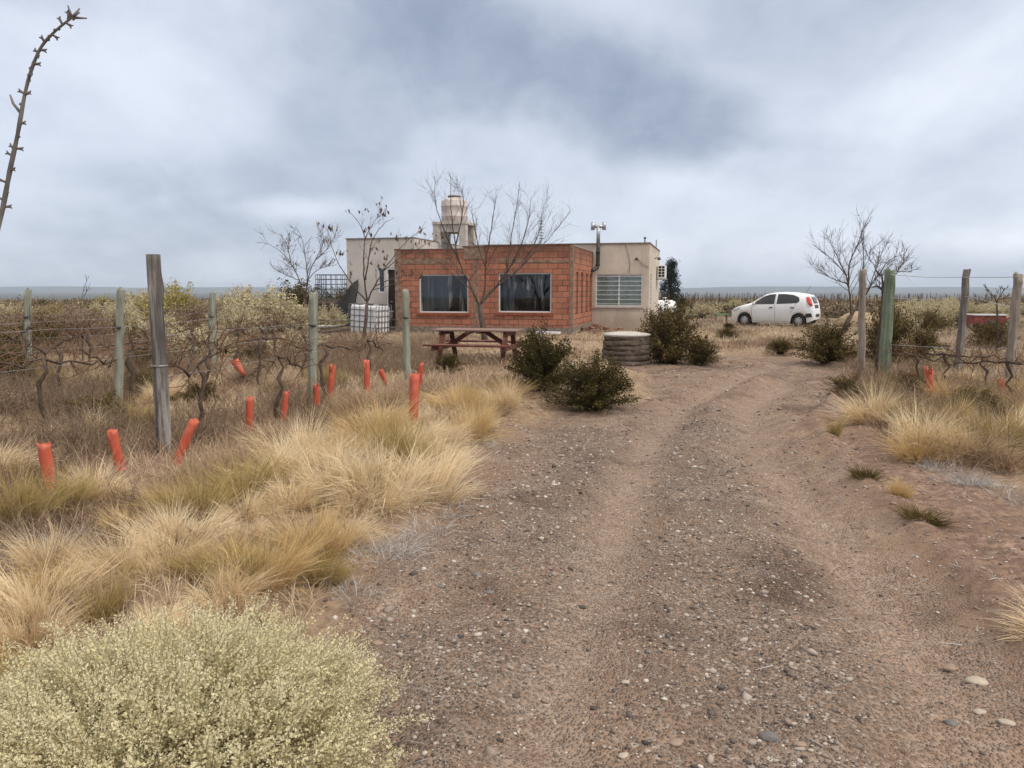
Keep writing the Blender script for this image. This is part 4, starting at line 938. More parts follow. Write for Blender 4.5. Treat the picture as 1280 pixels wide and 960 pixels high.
for i, (px, py, s, ci, lab) in enumerate([
 (1222, 841, .05, 0, 'flat pale oval stone on the soil, the larger of two near the right edge'), (1190, 822, .042, 2, 'flat tan stone just behind the larger pale oval one'),
 (1258, 896, .034, 0, 'pale rounded stone at the right edge below the flat oval pair'), (1226, 878, .026, 0, 'small pale stone below the flat oval pair'),
 (1190, 888, .028, 1, 'dark grey stone among small ones near the right edge'), (612, 740, .030, 1, 'round dark grey stone at the left edge of the track'),
 (596, 722, .036, 1, 'dark grey stone behind the round one at the left edge of the track'), (552, 738, .024, 1, 'smaller dark stone left of the pair at the left track edge'),
 (472, 804, .030, 2, 'tan stone near the right side of the saltbush'), (962, 924, .045, 1, 'long grey-green stone near the bottom of the track'),
 (1000, 935, .028, 2, 'flat brownish stone right of the long grey-green one'), (780, 948, .024, 0, 'white round pebble near the bottom centre of the track'),
 (845, 936, .03, 2, 'tan stone at the bottom of the track left of the long grey-green one'), (782, 856, .022, 0, 'whitish round pebble in the middle of the track'),
 (808, 498, .09, 2, 'dark clod on the bare yard in front of the well')]):
    big_stone(px, py, s, sm[ci], lab, .55, 1.35, None, i)

# ================================================================== bare trees
def bare_tree(name, label, Y, trunk, limbs, r0, seed, cat='tree', n1=9, n2=4, l1=.9, l2=.35, up=.7, rmin=.003, pods=0, podmat=None, mat=None):
    """trunk and main limbs follow the photo's outline, each limb swings to its own depth; twigs grow off them"""
    q = random.Random(seed); bx, by = Wp(trunk[0][0], trunk[0][1], Y)[0], Y
    base = Vector((bx, by, hz1(bx, by))); t = empty(name, base, label, cat); mat = mat or M_BARK
    def P(px, py, dy):
        x, y, z = Wp(px, py, Y + dy); return Vector((x, y, z)) - base
    tp = [P(px, py, 0) for px, py in trunk]; tp[0].z = -.06
    mb = MB(); n = len(tp); r0 *= .82; mb.tube(tp, [r0 * (1.15 - .45 * i / max(n - 1, 1)) for i in range(n)], 9); mb.build('trunk', mat, t)
    mb = MB(); tips = []
    def smooth(pts, k=3):
        out = []
        for i in range(len(pts) - 1):
            p0, p1, p2, p3 = pts[max(i - 1, 0)], pts[i], pts[i + 1], pts[min(i + 2, len(pts) - 1)]
            for j in range(k):
                s = j / k; out.append(.5 * ((2 * p1) + (p2 - p0) * s + (2 * p0 - 5 * p1 + 4 * p2 - p3) * s * s + (3 * p1 - p0 - 3 * p2 + p3) * s ** 3))
        return out + [pts[-1]]
    def twig(p, d, L, r, lev):
        k = 4; pts = [p]; dd = d.normalized()
        for i in range(k):
            dd = (dd + Vector((q.gauss(0, .13), q.gauss(0, .13), q.gauss(0, .1) + up * .09))).normalized(); pts.append(pts[-1] + dd * L / k)
        mb.tube(pts, [max(rmin * .55, r * (1 - .75 * i / k)) for i in range(k + 1)], 4 if lev else 5, False); tips.append((pts[-1], dd))
        if lev < 1:
            for _ in range(n2):
                s = q.uniform(.25, .95); i = min(int(s * k), k - 1); pp = pts[i].lerp(pts[i + 1], s * k - i)
                twig(pp, (dd + Vector((q.gauss(0, .6), q.gauss(0, .6), q.gauss(.15, .5)))), l2 * q.uniform(.5, 1.2), max(rmin, r * .5), lev + 1)
    for li, lm in enumerate(limbs):
        r, pxs = lm[0] * .50, lm[1]; dmax = q.uniform(-1, 1) * .9 * (1 if len(lm) < 3 else lm[2]); m_ = len(pxs)
        pts = smooth([P(px, py, dmax * (i / (m_ - 1)) ** 1.2) for i, (px, py) in enumerate(pxs)])
        pts = [p + Vector((q.gauss(0, .012), q.gauss(0, .012), q.gauss(0, .008))) if 0 < i < len(pts) - 1 else p for i, p in enumerate(pts)]
        nn = len(pts); rs = [max(rmin, r * (1 - .86 * (i / (nn - 1)) ** .8)) for i in range(nn)]; mb.tube(pts, rs, 7, False); tips.append((pts[-1], pts[-1] - pts[-2]))
        for _ in range(n1):
            s = q.uniform(.22, .98) * (nn - 1); i = min(int(s), nn - 2); p = pts[i].lerp(pts[i + 1], s - i); d = (pts[i + 1] - pts[i]).normalized()
            twig(p, d * .8 + Vector((q.gauss(0, .55), q.gauss(0, .55), up * q.uniform(.1, .8))), l1 * q.uniform(.35, 1.1) * (1.15 - .5 * s / nn), max(rmin, rs[i] * .42), 0)
    mb.build('branches', mat, t)
    if pods:
        pb = NB(); g_ = np.random.default_rng(seed); sel = q.sample(tips, min(pods, len(tips))); ps = []; ds = []
        for p, d in sel:
            for _ in range(q.randint(1, 3)): ps.append(p + Vector((q.gauss(0, .05), q.gauss(0, .05), q.gauss(0, .03)))); ds.append(Vector((q.gauss(0, .35), q.gauss(0, .35), -1)))
        V, T, r = leaves(np.array(ps), np.array(ds), np.full(len(ps), .13) * g_.uniform(.6, 1.2, len(ps)), g_, .24); pb.add(V, T, r); link('dry_leaves', pb.mesh('dry_leaves', M_TWIG), t)
    return t
bare_tree('bare_tree', 'tall bare tree with many upright shoots growing before the brick wall behind the picnic table', 22.5,
    [(606, 432), (605, 415), (601, 395), (600, 380)],
    [(.075, [(600, 382), (590, 362), (575, 330), (567, 295), (564, 260), (562, 214)]), (.05, [(575, 330), (556, 290), (546, 262), (543, 236)]),
     (.05, [(570, 305), (577, 275), (580, 250), (577, 238)]), (.07, [(600, 382), (606, 362), (607, 335), (611, 305), (616, 275), (620, 245)]),
     (.07, [(601, 382), (612, 365), (632, 345), (637, 310), (644, 270), (650, 226)]), (.065, [(603, 378), (622, 358), (650, 335), (672, 312), (690, 294), (713, 264)]),
     (.05, [(632, 345), (650, 310), (660, 280), (664, 245)]), (.04, [(622, 355), (640, 330), (655, 318), (690, 310)]), (.04, [(590, 362), (572, 348), (552, 330), (530, 320)]),
     (.045, [(607, 335), (598, 310), (592, 280), (590, 266)]), (.045, [(650, 335), (668, 305), (676, 280), (679, 255)])], .11, 3, n1=13, n2=5, l1=1.0, l2=.42)
bare_tree('bare_tree', 'slender bare tree with hanging dry pods before the pale wall and the white caged tank', 20.8,
    [(453, 433), (455, 418), (458, 398), (459, 377)],
    [(.05, [(459, 378), (450, 366), (436, 350), (424, 332), (414, 306), (410, 286)]), (.055, [(459, 378), (456, 352), (455, 325), (456, 298), (448, 278), (434, 262)]),
     (.045, [(457, 350), (461, 325), (466, 300), (478, 282), (492, 272)]), (.05, [(460, 376), (468, 358), (480, 338), (494, 318), (512, 298), (532, 284)]),
     (.035, [(468, 358), (486, 350), (505, 345), (530, 338)]), (.03, [(466, 362), (482, 358), (505, 352), (520, 346)]), (.035, [(456, 300), (466, 280), (480, 266)]), (.03, [(480, 338), (500, 322), (530, 308), (545, 300)])],
    .06, 5, n1=7, n2=3, l1=.6, l2=.28, up=.5, rmin=.0035, pods=60)
bare_tree('bare_tree', 'small round-headed bare tree standing on the plain left of the house', 29.5,
    [(381, 408), (381, 390), (381, 374)],
    [(.055, [(381, 376), (374, 350), (364, 330), (348, 312), (334, 304)]), (.055, [(381, 376), (384, 350), (382, 325), (378, 300), (370, 284)]),
     (.05, [(382, 372), (386, 345), (394, 325), (404, 305), (402, 282)]), (.04, [(384, 350), (396, 338), (412, 332)]), (.04, [(364, 330), (360, 310), (352, 292)]), (.04, [(394, 325), (410, 310), (420, 292)]), (.04, [(374, 350), (360, 345), (350, 340)])],
    .075, 8, n1=11, n2=5, l1=.75, l2=.35, up=.35, rmin=.006, pods=18)
bare_tree('bare_tree', 'leaning bare tree with a wide twiggy crown right of the white car', 27,
    [(1054, 417), (1058, 405), (1064, 394)],
    [(.08, [(1064, 395), (1062, 370), (1058, 345), (1040, 325), (1020, 308)]), (.07, [(1060, 358), (1062, 330), (1072, 305), (1082, 278)]),
     (.09, [(1062, 398), (1072, 382), (1084, 365), (1096, 345), (1112, 325), (1130, 318)]), (.06, [(1072, 382), (1078, 350), (1080, 320), (1076, 295)]),
     (.05, [(1058, 345), (1046, 320), (1036, 300)]), (.05, [(1084, 365), (1096, 335), (1104, 312)]), (.05, [(1060, 355), (1040, 348), (1022, 340)]), (.04, [(1096, 345), (1118, 340), (1128, 332)])],
    .12, 12, n1=14, n2=5, l1=.95, l2=.42, up=.65, rmin=.0048)
bare_tree('dead_stalk', 'thin dark upright weed stalk rising above the horizon between the two leftmost green posts', 16,
    [(100, 400), (101, 385)], [(.012, [(101, 386), (104, 368), (108, 346)], .1), (.008, [(104, 372), (110, 362)], .1)], .014, 14, 'plant', n1=5, n2=1, l1=.18, l2=.06, rmin=.004)
# fruit tree whose long shoot hangs into the upper left corner
ft = empty('fruit_tree', (-2.75, 2.3, hz1(-2.75, 2.3)), 'bare fruit tree whose spurred grey shoot bends in at the upper left corner', 'tree')
fb = Vector(ft.location); mb = MB()
mb.tube([(0, 0, -.05), (.03, 0, .4), (-.02, .03, .8), (.06, .02, 1.12)], [.075, .06, .055, .05], 12); mb.build('trunk', M_BARK, ft)
shoot = [Vector(Wp(px, py, 2.45)) - fb for px, py in [(-60, 430), (-22, 345), (0, 275), (12, 215), (22, 168), (31, 118), (40, 85), (52, 58), (70, 38), (90, 22)]]
mb = MB(); qq = random.Random(6)
def bez(pts, k=4):
    out = []
    for i in range(len(pts) - 1):
        p0, p1, p2, p3 = pts[max(i - 1, 0)], pts[i], pts[i + 1], pts[min(i + 2, len(pts) - 1)]
        for j in range(k): s = j / k; out.append(.5 * ((2 * p1) + (p2 - p0) * s + (2 * p0 - 5 * p1 + 4 * p2 - p3) * s * s + (3 * p1 - p0 - 3 * p2 + p3) * s ** 3))
    return out + [pts[-1]]
sh = bez([Vector((.06, .02, 1.1)), Vector((.3, .08, 1.3))] + shoot); m_ = len(sh)
mb.tube(sh, [.0098 * (1 - .70 * i / (m_ - 1)) * qq.uniform(.88, 1.14) for i in range(m_)], 9)
side = 1
for i in range(12, m_ - 1):
    for _ in range(qq.choice((1, 1, 2))):
        side = -side; p = sh[i].lerp(sh[i + 1], qq.random()); d = (sh[i + 1] - sh[i]).normalized()
        v = (d.cross(Vector((0, 1, 0))) * side + Vector((0, qq.gauss(0, .5), 0)) + d * qq.uniform(.1, .7)).normalized(); ln = qq.choice((.006, .009, .013, .017, .02))
        a = p + v * ln; mb.tube([p, p + v * ln * .6, a], [.0042, .0036, .0046], 6)
        if ln > .012:
            for s_ in (-1, 1): w_ = (v + d * s_ * .8).normalized(); mb.tube([a, a + w_ * .009], [.0036, .0018], 5)
p = sh[26]; mb.tube([p, p + Vector((-.022, 0, .03)), p + Vector((-.036, .01, .058))], [.005, .004, .0025], 6)
p = sh[-1]
for v in ((-.01, 0, .035), (.02, .01, .03), (.045, 0, -.002), (.03, -.01, .012)): mb.tube([p, p + Vector(v)], [.0045, .002], 6)
mb.build('shoot', M_BRANCH, ft)
mb = MB()
for k in range(7):
    a = k * .9; d = Vector((math.cos(a) * .5 - .25, math.sin(a) * .5, .9)).normalized(); pts = [Vector((.05, .02, 1.05))]
    for j in range(5): d = (d + Vector((qq.gauss(-.02, .1), qq.gauss(0, .1), .08))).normalized(); pts.append(pts[-1] + d * .24)
    if all(p.x < .35 for p in pts): mb.tube(pts, [.03, .024, .018, .013, .009, .005], 8)
mb.build('branches', M_BRANCH, ft)
# evergreen behind the house
x, _, _ = Wp(838, 380, 46); et = empty('evergreen_tree', (x, 46, hz1(x, 46)), 'narrow dark evergreen tree behind the right end of the house', 'tree')
mb = MB(); mb.tube([(0, 0, -.1), (.03, 0, 1.2), (0, .02, 2.6), (.02, 0, 3.2)], [.11, .08, .045, .015], 8); mb.build('trunk', M_BARK, et)
q = np.random.default_rng(33); n = 150; zc_ = q.uniform(.35, 3.25, n); rad = .66 * np.clip(1.25 - (zc_ - .2) / 3.1, .12, 1) * np.sqrt(q.random(n)) * q.uniform(.7, 1.25, n); a = q.random(n) * 6.283
ctr = np.stack((rad * np.cos(a), rad * np.sin(a), zc_), 1); nl = 46; pos = np.repeat(ctr, nl, 0) + q.normal(0, .10, (n * nl, 3)); V, T, r = leaves(pos, np.repeat(ctr * (1, 1, 0), nl, 0) + q.normal(0, .4, (n * nl, 3)) + (0, 0, .25), q.uniform(.05, .12, n * nl), q, .3)
nf = NB(); nf.add(V, T, np.clip(.5 * np.repeat(np.repeat(q.random(n), nl), 4) + .45 * r, 0, .99)); link('crown', nf.mesh('crown', M_EVER), et)
px_shrub('dark_shrub', JA[1], 851, 393, 34, 22, 'dark bush at the right foot of the evergreen tree', .6, .95)
px_shrub('dark_shrub', JA[2], 826, 396, 30, 16, 'dark bush before the white gas tank behind the house', .6, .95)

# ================================================================== posts
def post_mat(name, c0, c1, c2):
    p = Mat(name, .92, .15); v = p.coord(scale=(1, 1, .06))
    k = p.ramp(p.noise(22, 6, .7, v), [(.28, c0), (.5, c1), (.72, c2)])
    k = p.mix(p.rng(p.noise(2.2, 5, .6), .5, .68, 0, .6), k, tuple(v_ * .55 for v_ in c1)); p.color(k); p.bump(p.noise(40, 5, .7, v), .7, .012); return p.m
MP_GREEN = post_mat('green_treated_wood', (.12, .128, .10), (.235, .242, .195), (.36, .36, .30))
MP_VIVID = post_mat('fresh_green_treated_wood', (.07, .095, .065), (.145, .18, .125), (.27, .29, .205))
MP_GREY = post_mat('weathered_grey_wood', (.055, .048, .044), (.155, .14, .13), (.36, .33, .31))
MP_TAN = post_mat('weathered_tan_wood', (.13, .105, .085), (.25, .21, .175), (.38, .33, .285))
def post(px, ptop, Y, dia, mat, label, lean=0.0, seed=0, rough=.04, notch=True, name='vine_post', base_px=None):
    x, _, zt = Wp(px, ptop, Y); r_ = random.Random(seed); xb = x - lean; zb = hz1(xb, Y); h = zt - zb
    t = empty(name, (xb, Y, zb), label, 'post'); n = 14; mb = MB(); pts = []; rs = []
    for i in range(n + 1):
        s = i / n; pts.append((lean * s + r_.gauss(0, .006), r_.gauss(0, .006), -.08 + (h + .08) * s)); rs.append(dia / 2 * (1.06 - .12 * s) * r_.uniform(1 - rough, 1 + rough))
    pts.append((lean, 0, h + .004)); rs.append(dia / 2 * .86); mb.tube(pts, rs, 14); mb.build('stake', mat, t)
    if notch:
        f = .72; mb = MB(); yb = -dia * .47; mb.tube([(lean * f - dia * .40, yb * .72 - .012, h * f + .004), (lean * f, yb - .012, h * f - .014), (lean * f + dia * .40, yb * .72 - .012, h * f - .012)], [.006, .015, .009], 8); mb.build('notch_mark', M_DARK, t)  # added dark bar in place of the dark groove of a cut notch
    return t, h
posts = {}
P_ = [('c0', 34, 363, 12.4, .115, MP_GREEN, 'green-grey vine post, leftmost on the edge of the photo', .10), ('b0', 150, 363, 9.2, .095, MP_GREEN, 'green-grey vine post with a thin tip, left of the big grey post', .12),
      ('c1', 265, 367, 13.9, .13, MP_GREEN, 'green-grey vine post, first to the right of the big grey post', .06), ('a1', 392, 367, 10.2, .125, MP_GREEN, 'thick pale green vine post with a dark notch, left of the house', .06),
      ('a2', 507, 365, 12.6, .125, MP_GREEN, 'green-grey vine post in front of the brick wall left of the table', .0),
      ('r0', 1113, 338, 13.2, .185, MP_VIVID, 'thick bright green treated post, the greenest on the right', .0), ('r1', 1078, 338, 14, .125, MP_TAN, 'thin grey-brown post just left of the bright green one', -.09),
      ('r2', 1209, 337, 12.6, .115, MP_GREY, 'weathered split grey post with a narrow top on the right', .05), ('r3', 1273, 343, 11.2, .125, MP_TAN, 'tan weathered post at the right edge of the photo', .02)]
for i, (k, px, pt, Y, dia, mt, lab, lean) in enumerate(P_): posts[k] = post(px, pt, Y, dia, mt, lab, lean, 20 + i, .05 if mt in (MP_GREY, MP_TAN) else .025, mt is MP_GREEN)
# the big grey end post, split and knotted
bx, _, zt = Wp(193, 318, 7.0); gp = empty('end_post', (bx - .02, 7, hz1(bx, 7)), 'big dark weathered grey post standing tallest on the left', 'post')
n = 30; k = 22; vs = []; h = zt - gp.location.z
for i in range(n + 1):
    s = i / n
    for j in range(k):
        a = 2 * math.pi * j / k; r = .060 * (1.10 - .12 * s) * (1 + .05 * math.sin(3 * a + 2 * s) + .03 * math.sin(7 * a + 5 * s))
        r *= 1 + .30 * math.exp(-((s - .84) / .05) ** 2) * math.exp(-((a - .2) / .5) ** 2) + .25 * math.exp(-((s - .33) / .03) ** 2) * math.exp(-((a - 5.0) / .35) ** 2) + .2 * math.exp(-((s - .22) / .025) ** 2) * math.exp(-((a - 5.3) / .3) ** 2) + .18 * math.exp(-((s - .34) / .04) ** 2) * math.exp(-((a - 3.4) / .4) ** 2)
        r *= 1 - .16 * math.exp(-(((a - 4.45 - .15 * math.sin(4 * s)) / .07) ** 2)) * (s > .3) - .3 * math.exp(-((a - 3.7) / .3) ** 2) * math.exp(-((s - .74) / .06) ** 2)
        vs.append((r * math.cos(a) + .016 * s + .008 * math.sin(5 * s), r * math.sin(a), -.1 + (h + .1) * s))
vs.append((.016, 0, h - .004)); fs = [(i * k + j, i * k + (j + 1) % k, (i + 1) * k + (j + 1) % k, (i + 1) * k + j) for i in range(n) for j in range(k)] + [(n * k + j, n * k + (j + 1) % k, (n + 1) * k) for j in range(k)]
mb = MB(); mb.add(vs, fs, True); mb.build('trunk', post_mat('big_post_wood', (.035, .030, .028), (.125, .112, .105), (.42, .39, .37)), gp)
mb = MB(); mb.lathe([(.070, .80), (.072, .804), (.070, .808)], 20, (.01, 0, 0)); mb.build('wire_loop', M_GALV, gp)

# ================================================================== vines and their wires
def vine(seed, arms=1.0):
    q = random.Random(seed); t = empty('vine', (0, 0, 0), None, 'vine'); mb = MB(); pts = [Vector((0, 0, -.05))]; h = q.uniform(.66, .82); n = 6
    for i in range(n): pts.append(Vector((q.gauss(0, .035), q.gauss(0, .03) + .02 * i, h * (i + 1) / n)))
    mb.tube(pts, [.022 * q.uniform(.7, 1.4) for _ in pts], 8); mb.build('trunk', M_VINE, t); mb = MB(); cb = MB()
    for s_ in (-1, 1):
        p = pts[-1].copy(); ap = [p.copy()]; L = arms * q.uniform(.45, .75)
        for i in range(6): p = p + Vector((q.gauss(0, .04), s_ * L / 6, q.gauss(0, .045))); ap.append(p.copy())
        mb.tube(ap, [.0155 * (1 - .1 * i) * q.uniform(.6, 1.5) for i in range(7)], 7)
        for i in range(1, 7):
            for _ in range(q.randint(2, 3)):
                c = ap[i]; d = Vector((q.gauss(0, .7), q.gauss(0, .5), q.choice((.9, .6, -.5, .2)))).normalized(); L2 = q.choice((.08, .16, .26, .42, .5)); cp = [c]
                for k_ in range(4): d = (d + Vector((q.gauss(0, .2), q.gauss(0, .2), q.gauss(-.05, .16)))).normalized(); cp.append(cp[-1] + d * L2 / 4)
                cb.tube(cp, [.006, .005, .0045, .0035, .0025], 5, False)
                if q.random() < .5:
                    d2 = (d + Vector((q.gauss(0, .8), q.gauss(0, .8), q.gauss(0, .5)))).normalized(); cb.tube([cp[2], cp[2] + d2 * .08, cp[2] + d2 * .16 + Vector((0, 0, .02))], [.005, .004, .003], 5, False)
    mb.build('arms', M_VINE, t); cb.build('canes', M_CANE, t); return t
protos = [vine(60 + k) for k in range(5)]; used = set()
def place_vine(x, y, label, group=None, s=1.0, rz=0):
    k = trnd.randrange(5); lz = hz1(x, y)
    if k not in used:
        used.add(k); o = protos[k]; o.location = (x, y, lz); o.rotation_euler = (0, 0, R(-14) + rz); o.scale = (s, s, s); o['label'] = label
        if group: o['group'] = group
        return o
    return copy_tree(protos[k], (x, y, lz), R(-14) + rz, (s, s, s), label, group)
rows = [('first', -3.27, 7.0, 7.7, 12.4), ('second', -5.22, 7.0, 6.6, 14.5), ('third', -7.12, 7.0, 7.8, 17.5), ('fourth', -9.1, 7.0, 9.5, 20)]
for nm, x0, y0, ya, yb in rows:
    y = ya
    while y < yb:
        place_vine(x0 + .25 * (y - y0) + trnd.gauss(0, .04), y, 'gnarled leafless vine on the %s row of wires left of the track' % nm, 'vines of the %s row left of the track' % nm, trnd.uniform(.88, 1.08)); y += 1.22 if nm == 'first' else 1.35
    for hh in (.76, 1.14):
        mb = MB(); pts = []; yy = ya - (.75 if nm == 'first' else 6.5)
        while yy < yb + .6: x = x0 + .25 * (yy - y0); pts.append((x, yy, hz1(x, yy) * .3 + hh + .012 * math.sin(yy * 2.1 + hh * 9))); yy += .9
        tag(mb.tube(pts, .0016, 5).build('trellis_wire', M_GALV), '%s trellis wire of the %s vine row left of the track' % ('lower' if hh < 1 else 'upper', nm), 'wire')
for i, (px, py, s, rz, lab) in enumerate([(1148, 492, .75, 1.1, 'low dark vine stump right of the bright green post'), (1184, 498, .85, 1.4, 'dark forked vine left of the weathered grey post'), (1232, 503, .8, 1.2, 'dark vine between the weathered grey post and the tan post'), (1262, 520, .8, 1.5, 'dark vine at the foot of the tan edge post')]):
    place_vine(*G(px, py), lab, None, s, rz)
# wires and the trained vine head on the right
def wire(name, pix, rad, lab):
    mb = MB(); mb.tube(bez([Vector(Wp(px, py, Y)) for px, py, Y in pix], 6), rad, 5); tag(mb.build(name, M_GALV), lab, 'wire')
wire('fence_wire', [(1113, 343, 13.1), (1160, 346.5, 12.9), (1209, 346.5, 12.5), (1273, 346, 11.1), (1400, 338, 9.2)], .0055, 'top wire running between the tan, weathered and bright green posts on the right')
wire('fence_wire', [(1113, 372, 13.1), (1160, 375, 12.9), (1209, 371, 12.5), (1273, 386, 11.1), (1400, 400, 9.2)], .0045, 'middle wire between the bright green post and the posts to its right')
wire('fence_wire', [(1113, 431, 13.1), (1209, 436, 12.5), (1273, 436, 11.1), (1400, 440, 9.2)], .004, 'lowest wire between the bright green post and the posts to its right')
bare_tree('trained_vine', 'knotty vine climbing behind the bright green post with a thick head at its top', 13.45,
    [(1094, 470), (1097, 440), (1101, 400), (1104, 365)], [(.07, [(1104, 366), (1098, 358), (1090, 360)], .1), (.06, [(1104, 364), (1104, 350), (1100, 343)], .1), (.03, [(1106, 348), (1122, 340), (1130, 322), (1134, 312)], .1), (.025, [(1100, 345), (1092, 330), (1086, 315)], .2), (.02, [(1122, 340), (1140, 340)], .1)], .035, 17, 'vine', n1=6, n2=3, l1=.28, l2=.1, rmin=.004, mat=M_VINE)
bare_tree('trained_vine', 'small bare vine reaching left from behind the tan edge post, against the hills', 17,
    [(1246, 440), (1247, 400), (1246, 378)], [(.03, [(1246, 378), (1240, 368), (1232, 362)], .1), (.03, [(1246, 378), (1252, 366), (1256, 360)], .1), (.035, [(1246, 375), (1258, 373), (1272, 374), (1284, 372)], .1)], .03, 18, 'vine', n1=5, n2=3, l1=.25, l2=.1, rmin=.006, mat=M_VINE)

# ================================================================== orange vine guards
og = Mat('orange_plastic', .5, .35); k = og.ramp(og.noise(5, 4), [(.3, (.48, .072, .038)), (.7, (.62, .14, .078))]); k = og.mix(og.rng(og.noise(7, 5, .6), .45, .75, 0, .7), k, (.62, .24, .16)); k = og.mix(og.rng(og.noise(26, 5, .7), .58, .72, 0, .5), k, (.36, .22, .15)); og.color(k); og.translucent(k, .12)
def guard(px, py, Yh, dia, label, tilt=0, tilt2=0, torn=0, seed=0, sink=0.0):
    x, y = G(px, py); q = random.Random(seed); n = 20; m_ = 8; vs = []; fs = []
    for i in range(m_ + 1):
        s = i / m_
        for inner in (0, 1):
            for j in range(n):
                a = 2 * math.pi * j / n; sq = 1 + .12 * math.sin(2 * a + seed) * (1 - s * .5) + .05 * math.sin(5 * a + 9 * s + seed) + .05 * math.sin(2 * a - 14 * s + seed * 3)
                r = (dia / 2 - .004 * inner) * sq; z = Yh * s
                if i == m_: z -= torn * max(0, math.sin(a * 1.5 + seed)) * Yh + .006 * (1 + math.sin(3 * a + seed * 2)) + .010 * (math.sin(a - 1.5 + .6 * math.sin(seed)) > .86)
                vs.append((r * math.cos(a) + .012 * math.sin(s * 3 + seed), r * math.sin(a), z - sink))
    st = 2 * n
    for i in range(m_):
        for j in range(n):
            a, b = i * st + j, i * st + (j + 1) % n; fs += [(a, b, b + st, a + st), (a + n, a + n + st, b + n + st, b + n)]
    for j in range(n):
        a, b = m_ * st + j, m_ * st + (j + 1) % n; fs.append((a, b, b + n, a + n))
    mb = MB(); mb.add(vs, fs, True); o = mb.build('vine_guard', og.m, None, (x, y, hz1(x, y))); o.rotation_euler = (tilt2, tilt, q.uniform(0, .6)); tag(o, label, 'vine guard')
for i, (px, py, hh, dia, lab, ti, t2, torn) in enumerate([
 (60, 620, .36, .085, 'wide orange plastic tube half hidden in green-gold grass, leftmost of all', .02, 0, 0), (150, 600, .36, .075, 'upright orange plastic tube left of the big grey post', -.06, 0, .1),
 (222, 590, .43, .08, 'orange plastic tube slanting to the right, next to the big grey post', .42, 0, 0), (314, 550, .37, .08, 'orange plastic tube with a vine shoot rising from it, right of the slanting tube', .0, 0, 0),
 (356, 534, .34, .07, 'slim orange plastic tube left of the thick pale green post', .05, 0, .1), (396, 520, .36, .08, 'orange plastic tube at the foot of the thick pale green post', -.05, .1, .12),
 (410, 508, .52, .08, 'tall torn orange plastic tube right of the thick pale green post', .16, 0, .22), (458, 504, .52, .08, 'tall orange plastic tube with straw in its mouth, between the two green posts', .06, 0, .15),
 (484, 492, .26, .075, 'small tilted orange plastic tube left of the post in front of the brick wall', -.35, 0, .2), (526, 492, .36, .08, 'torn orange plastic tube behind the tallest one, beside a green post', .0, .1, .3),
 (518, 546, .63, .11, 'tallest and nearest-standing clean orange plastic tube, beside the post before the brick wall', .0, 0, 0),
 (1133, 500, .36, .10, 'orange plastic tube in the grass right of the bright green post', .15, 0, .25), (1162, 515, .50, .10, 'bent orange plastic tube behind the grass, second from the bright green post', -.12, 0, .2), (1250, 505, .3, .09, 'faded orange plastic tube between the weathered and the tan post', 0, 0, .2)]):
    guard(px, py, hh, dia, lab, ti, t2, torn, i + 1)
mb = MB(); hx, hy, hzz = Wp(299, 459, 9.2)
vs = []; fs = []
for i in range(5):
    for j in range(8): a = 2.4 * j / 7 - 1.2; vs.append((.05 * math.sin(a) * (1.1 - .15 * i), -.05 * math.cos(a) * (1 - .1 * i), .10 - .052 * i))
fs = [(i * 8 + j, i * 8 + j + 1, (i + 1) * 8 + j + 1, (i + 1) * 8 + j) for i in range(4) for j in range(7)]
mb.add(vs, fs, True); o = mb.build('vine_guard', og.m, None, (hx, hy, hzz)); o.rotation_euler = (0, -.5, .2); sm_ = o.modifiers.new('thick', 'SOLIDIFY'); sm_.thickness = .004
tag(o, 'split orange plastic guard caught high on the vine wires, its lower end free', 'vine guard')

# ================================================================== picnic table
mr = Mat('red_brown_wood', .7, .3); k = mr.ramp(mr.noise(9, 6, .65, mr.coord(scale=(.12, 1, 1))), [(.3, (.065, .020, .016)), (.6, (.13, .040, .030)), (.8, (.21, .09, .066))]); k = mr.mix(mr.rng(mr.noise(3, 5), .55, .72, 0, .7), k, (.24, .16, .125)); mr.color(k); mr.bump(mr.noise(30, 4), .3, .004)
mt_ = Mat('worn_table_top', .75, .3); k = mt_.ramp(mt_.noise(9, 6, .65, mt_.coord(scale=(.12, 1, 1))), [(.3, (.13, .07, .055)), (.65, (.25, .165, .135)), (.8, (.36, .29, .25))]); mt_.color(k)
tx, ty = -.72, 15.85; pt = empty('picnic_table', (tx, ty + .35, hz1(tx, ty) - .05), 'worn dark red wooden picnic table with benches, standing before the brick wall', 'picnic table', rotz=HR)
def part(nm, boxes=(), beams=(), mat=mr.m, bev=.006):
    mb = MB()
    for b_ in boxes: mb.box(*b_)
    for b_ in beams: mb.beam(*b_)
    return mb.build(nm, mat, pt, bevel=bev)
for j in range(5): part('top_plank', [(-.92, .92, -.37 + j * .15, -.37 + j * .15 + .14, .685, .72)], mat=mt_.m)
for s_ in (-1, 1):
    for j in range(2): part('bench_plank', [(-.92, .92, s_ * .70 - .145 + j * .15, s_ * .70 - .005 + j * .15, .40, .435)])
for sx in (-1, 1):
    for s_ in (-1, 1): part('leg', (), [((sx * .68, s_ * .62, -.03), (sx * .68, s_ * .26, .683), .045, .10, (1, 0, 0))])
    part('crossbeam', [(sx * .68 + .025 if sx > 0 else sx * .68 - .07, sx * .68 + .07 if sx > 0 else sx * .68 - .025, -.83, .83, .30, .398)])
    part('top_cleat', [(sx * .68 + .025 if sx > 0 else sx * .68 - .07, sx * .68 + .07 if sx > 0 else sx * .68 - .025, -.36, .36, .60, .684)])
    part('brace', (), [((sx * .655, 0, .36), (sx * .16, 0, .675), .09, .04, (0, 1, 0))])
    part('stretcher', [(-.12 * sx - .05, -.12 * sx + .05, -.36, .36, .64, .684)])

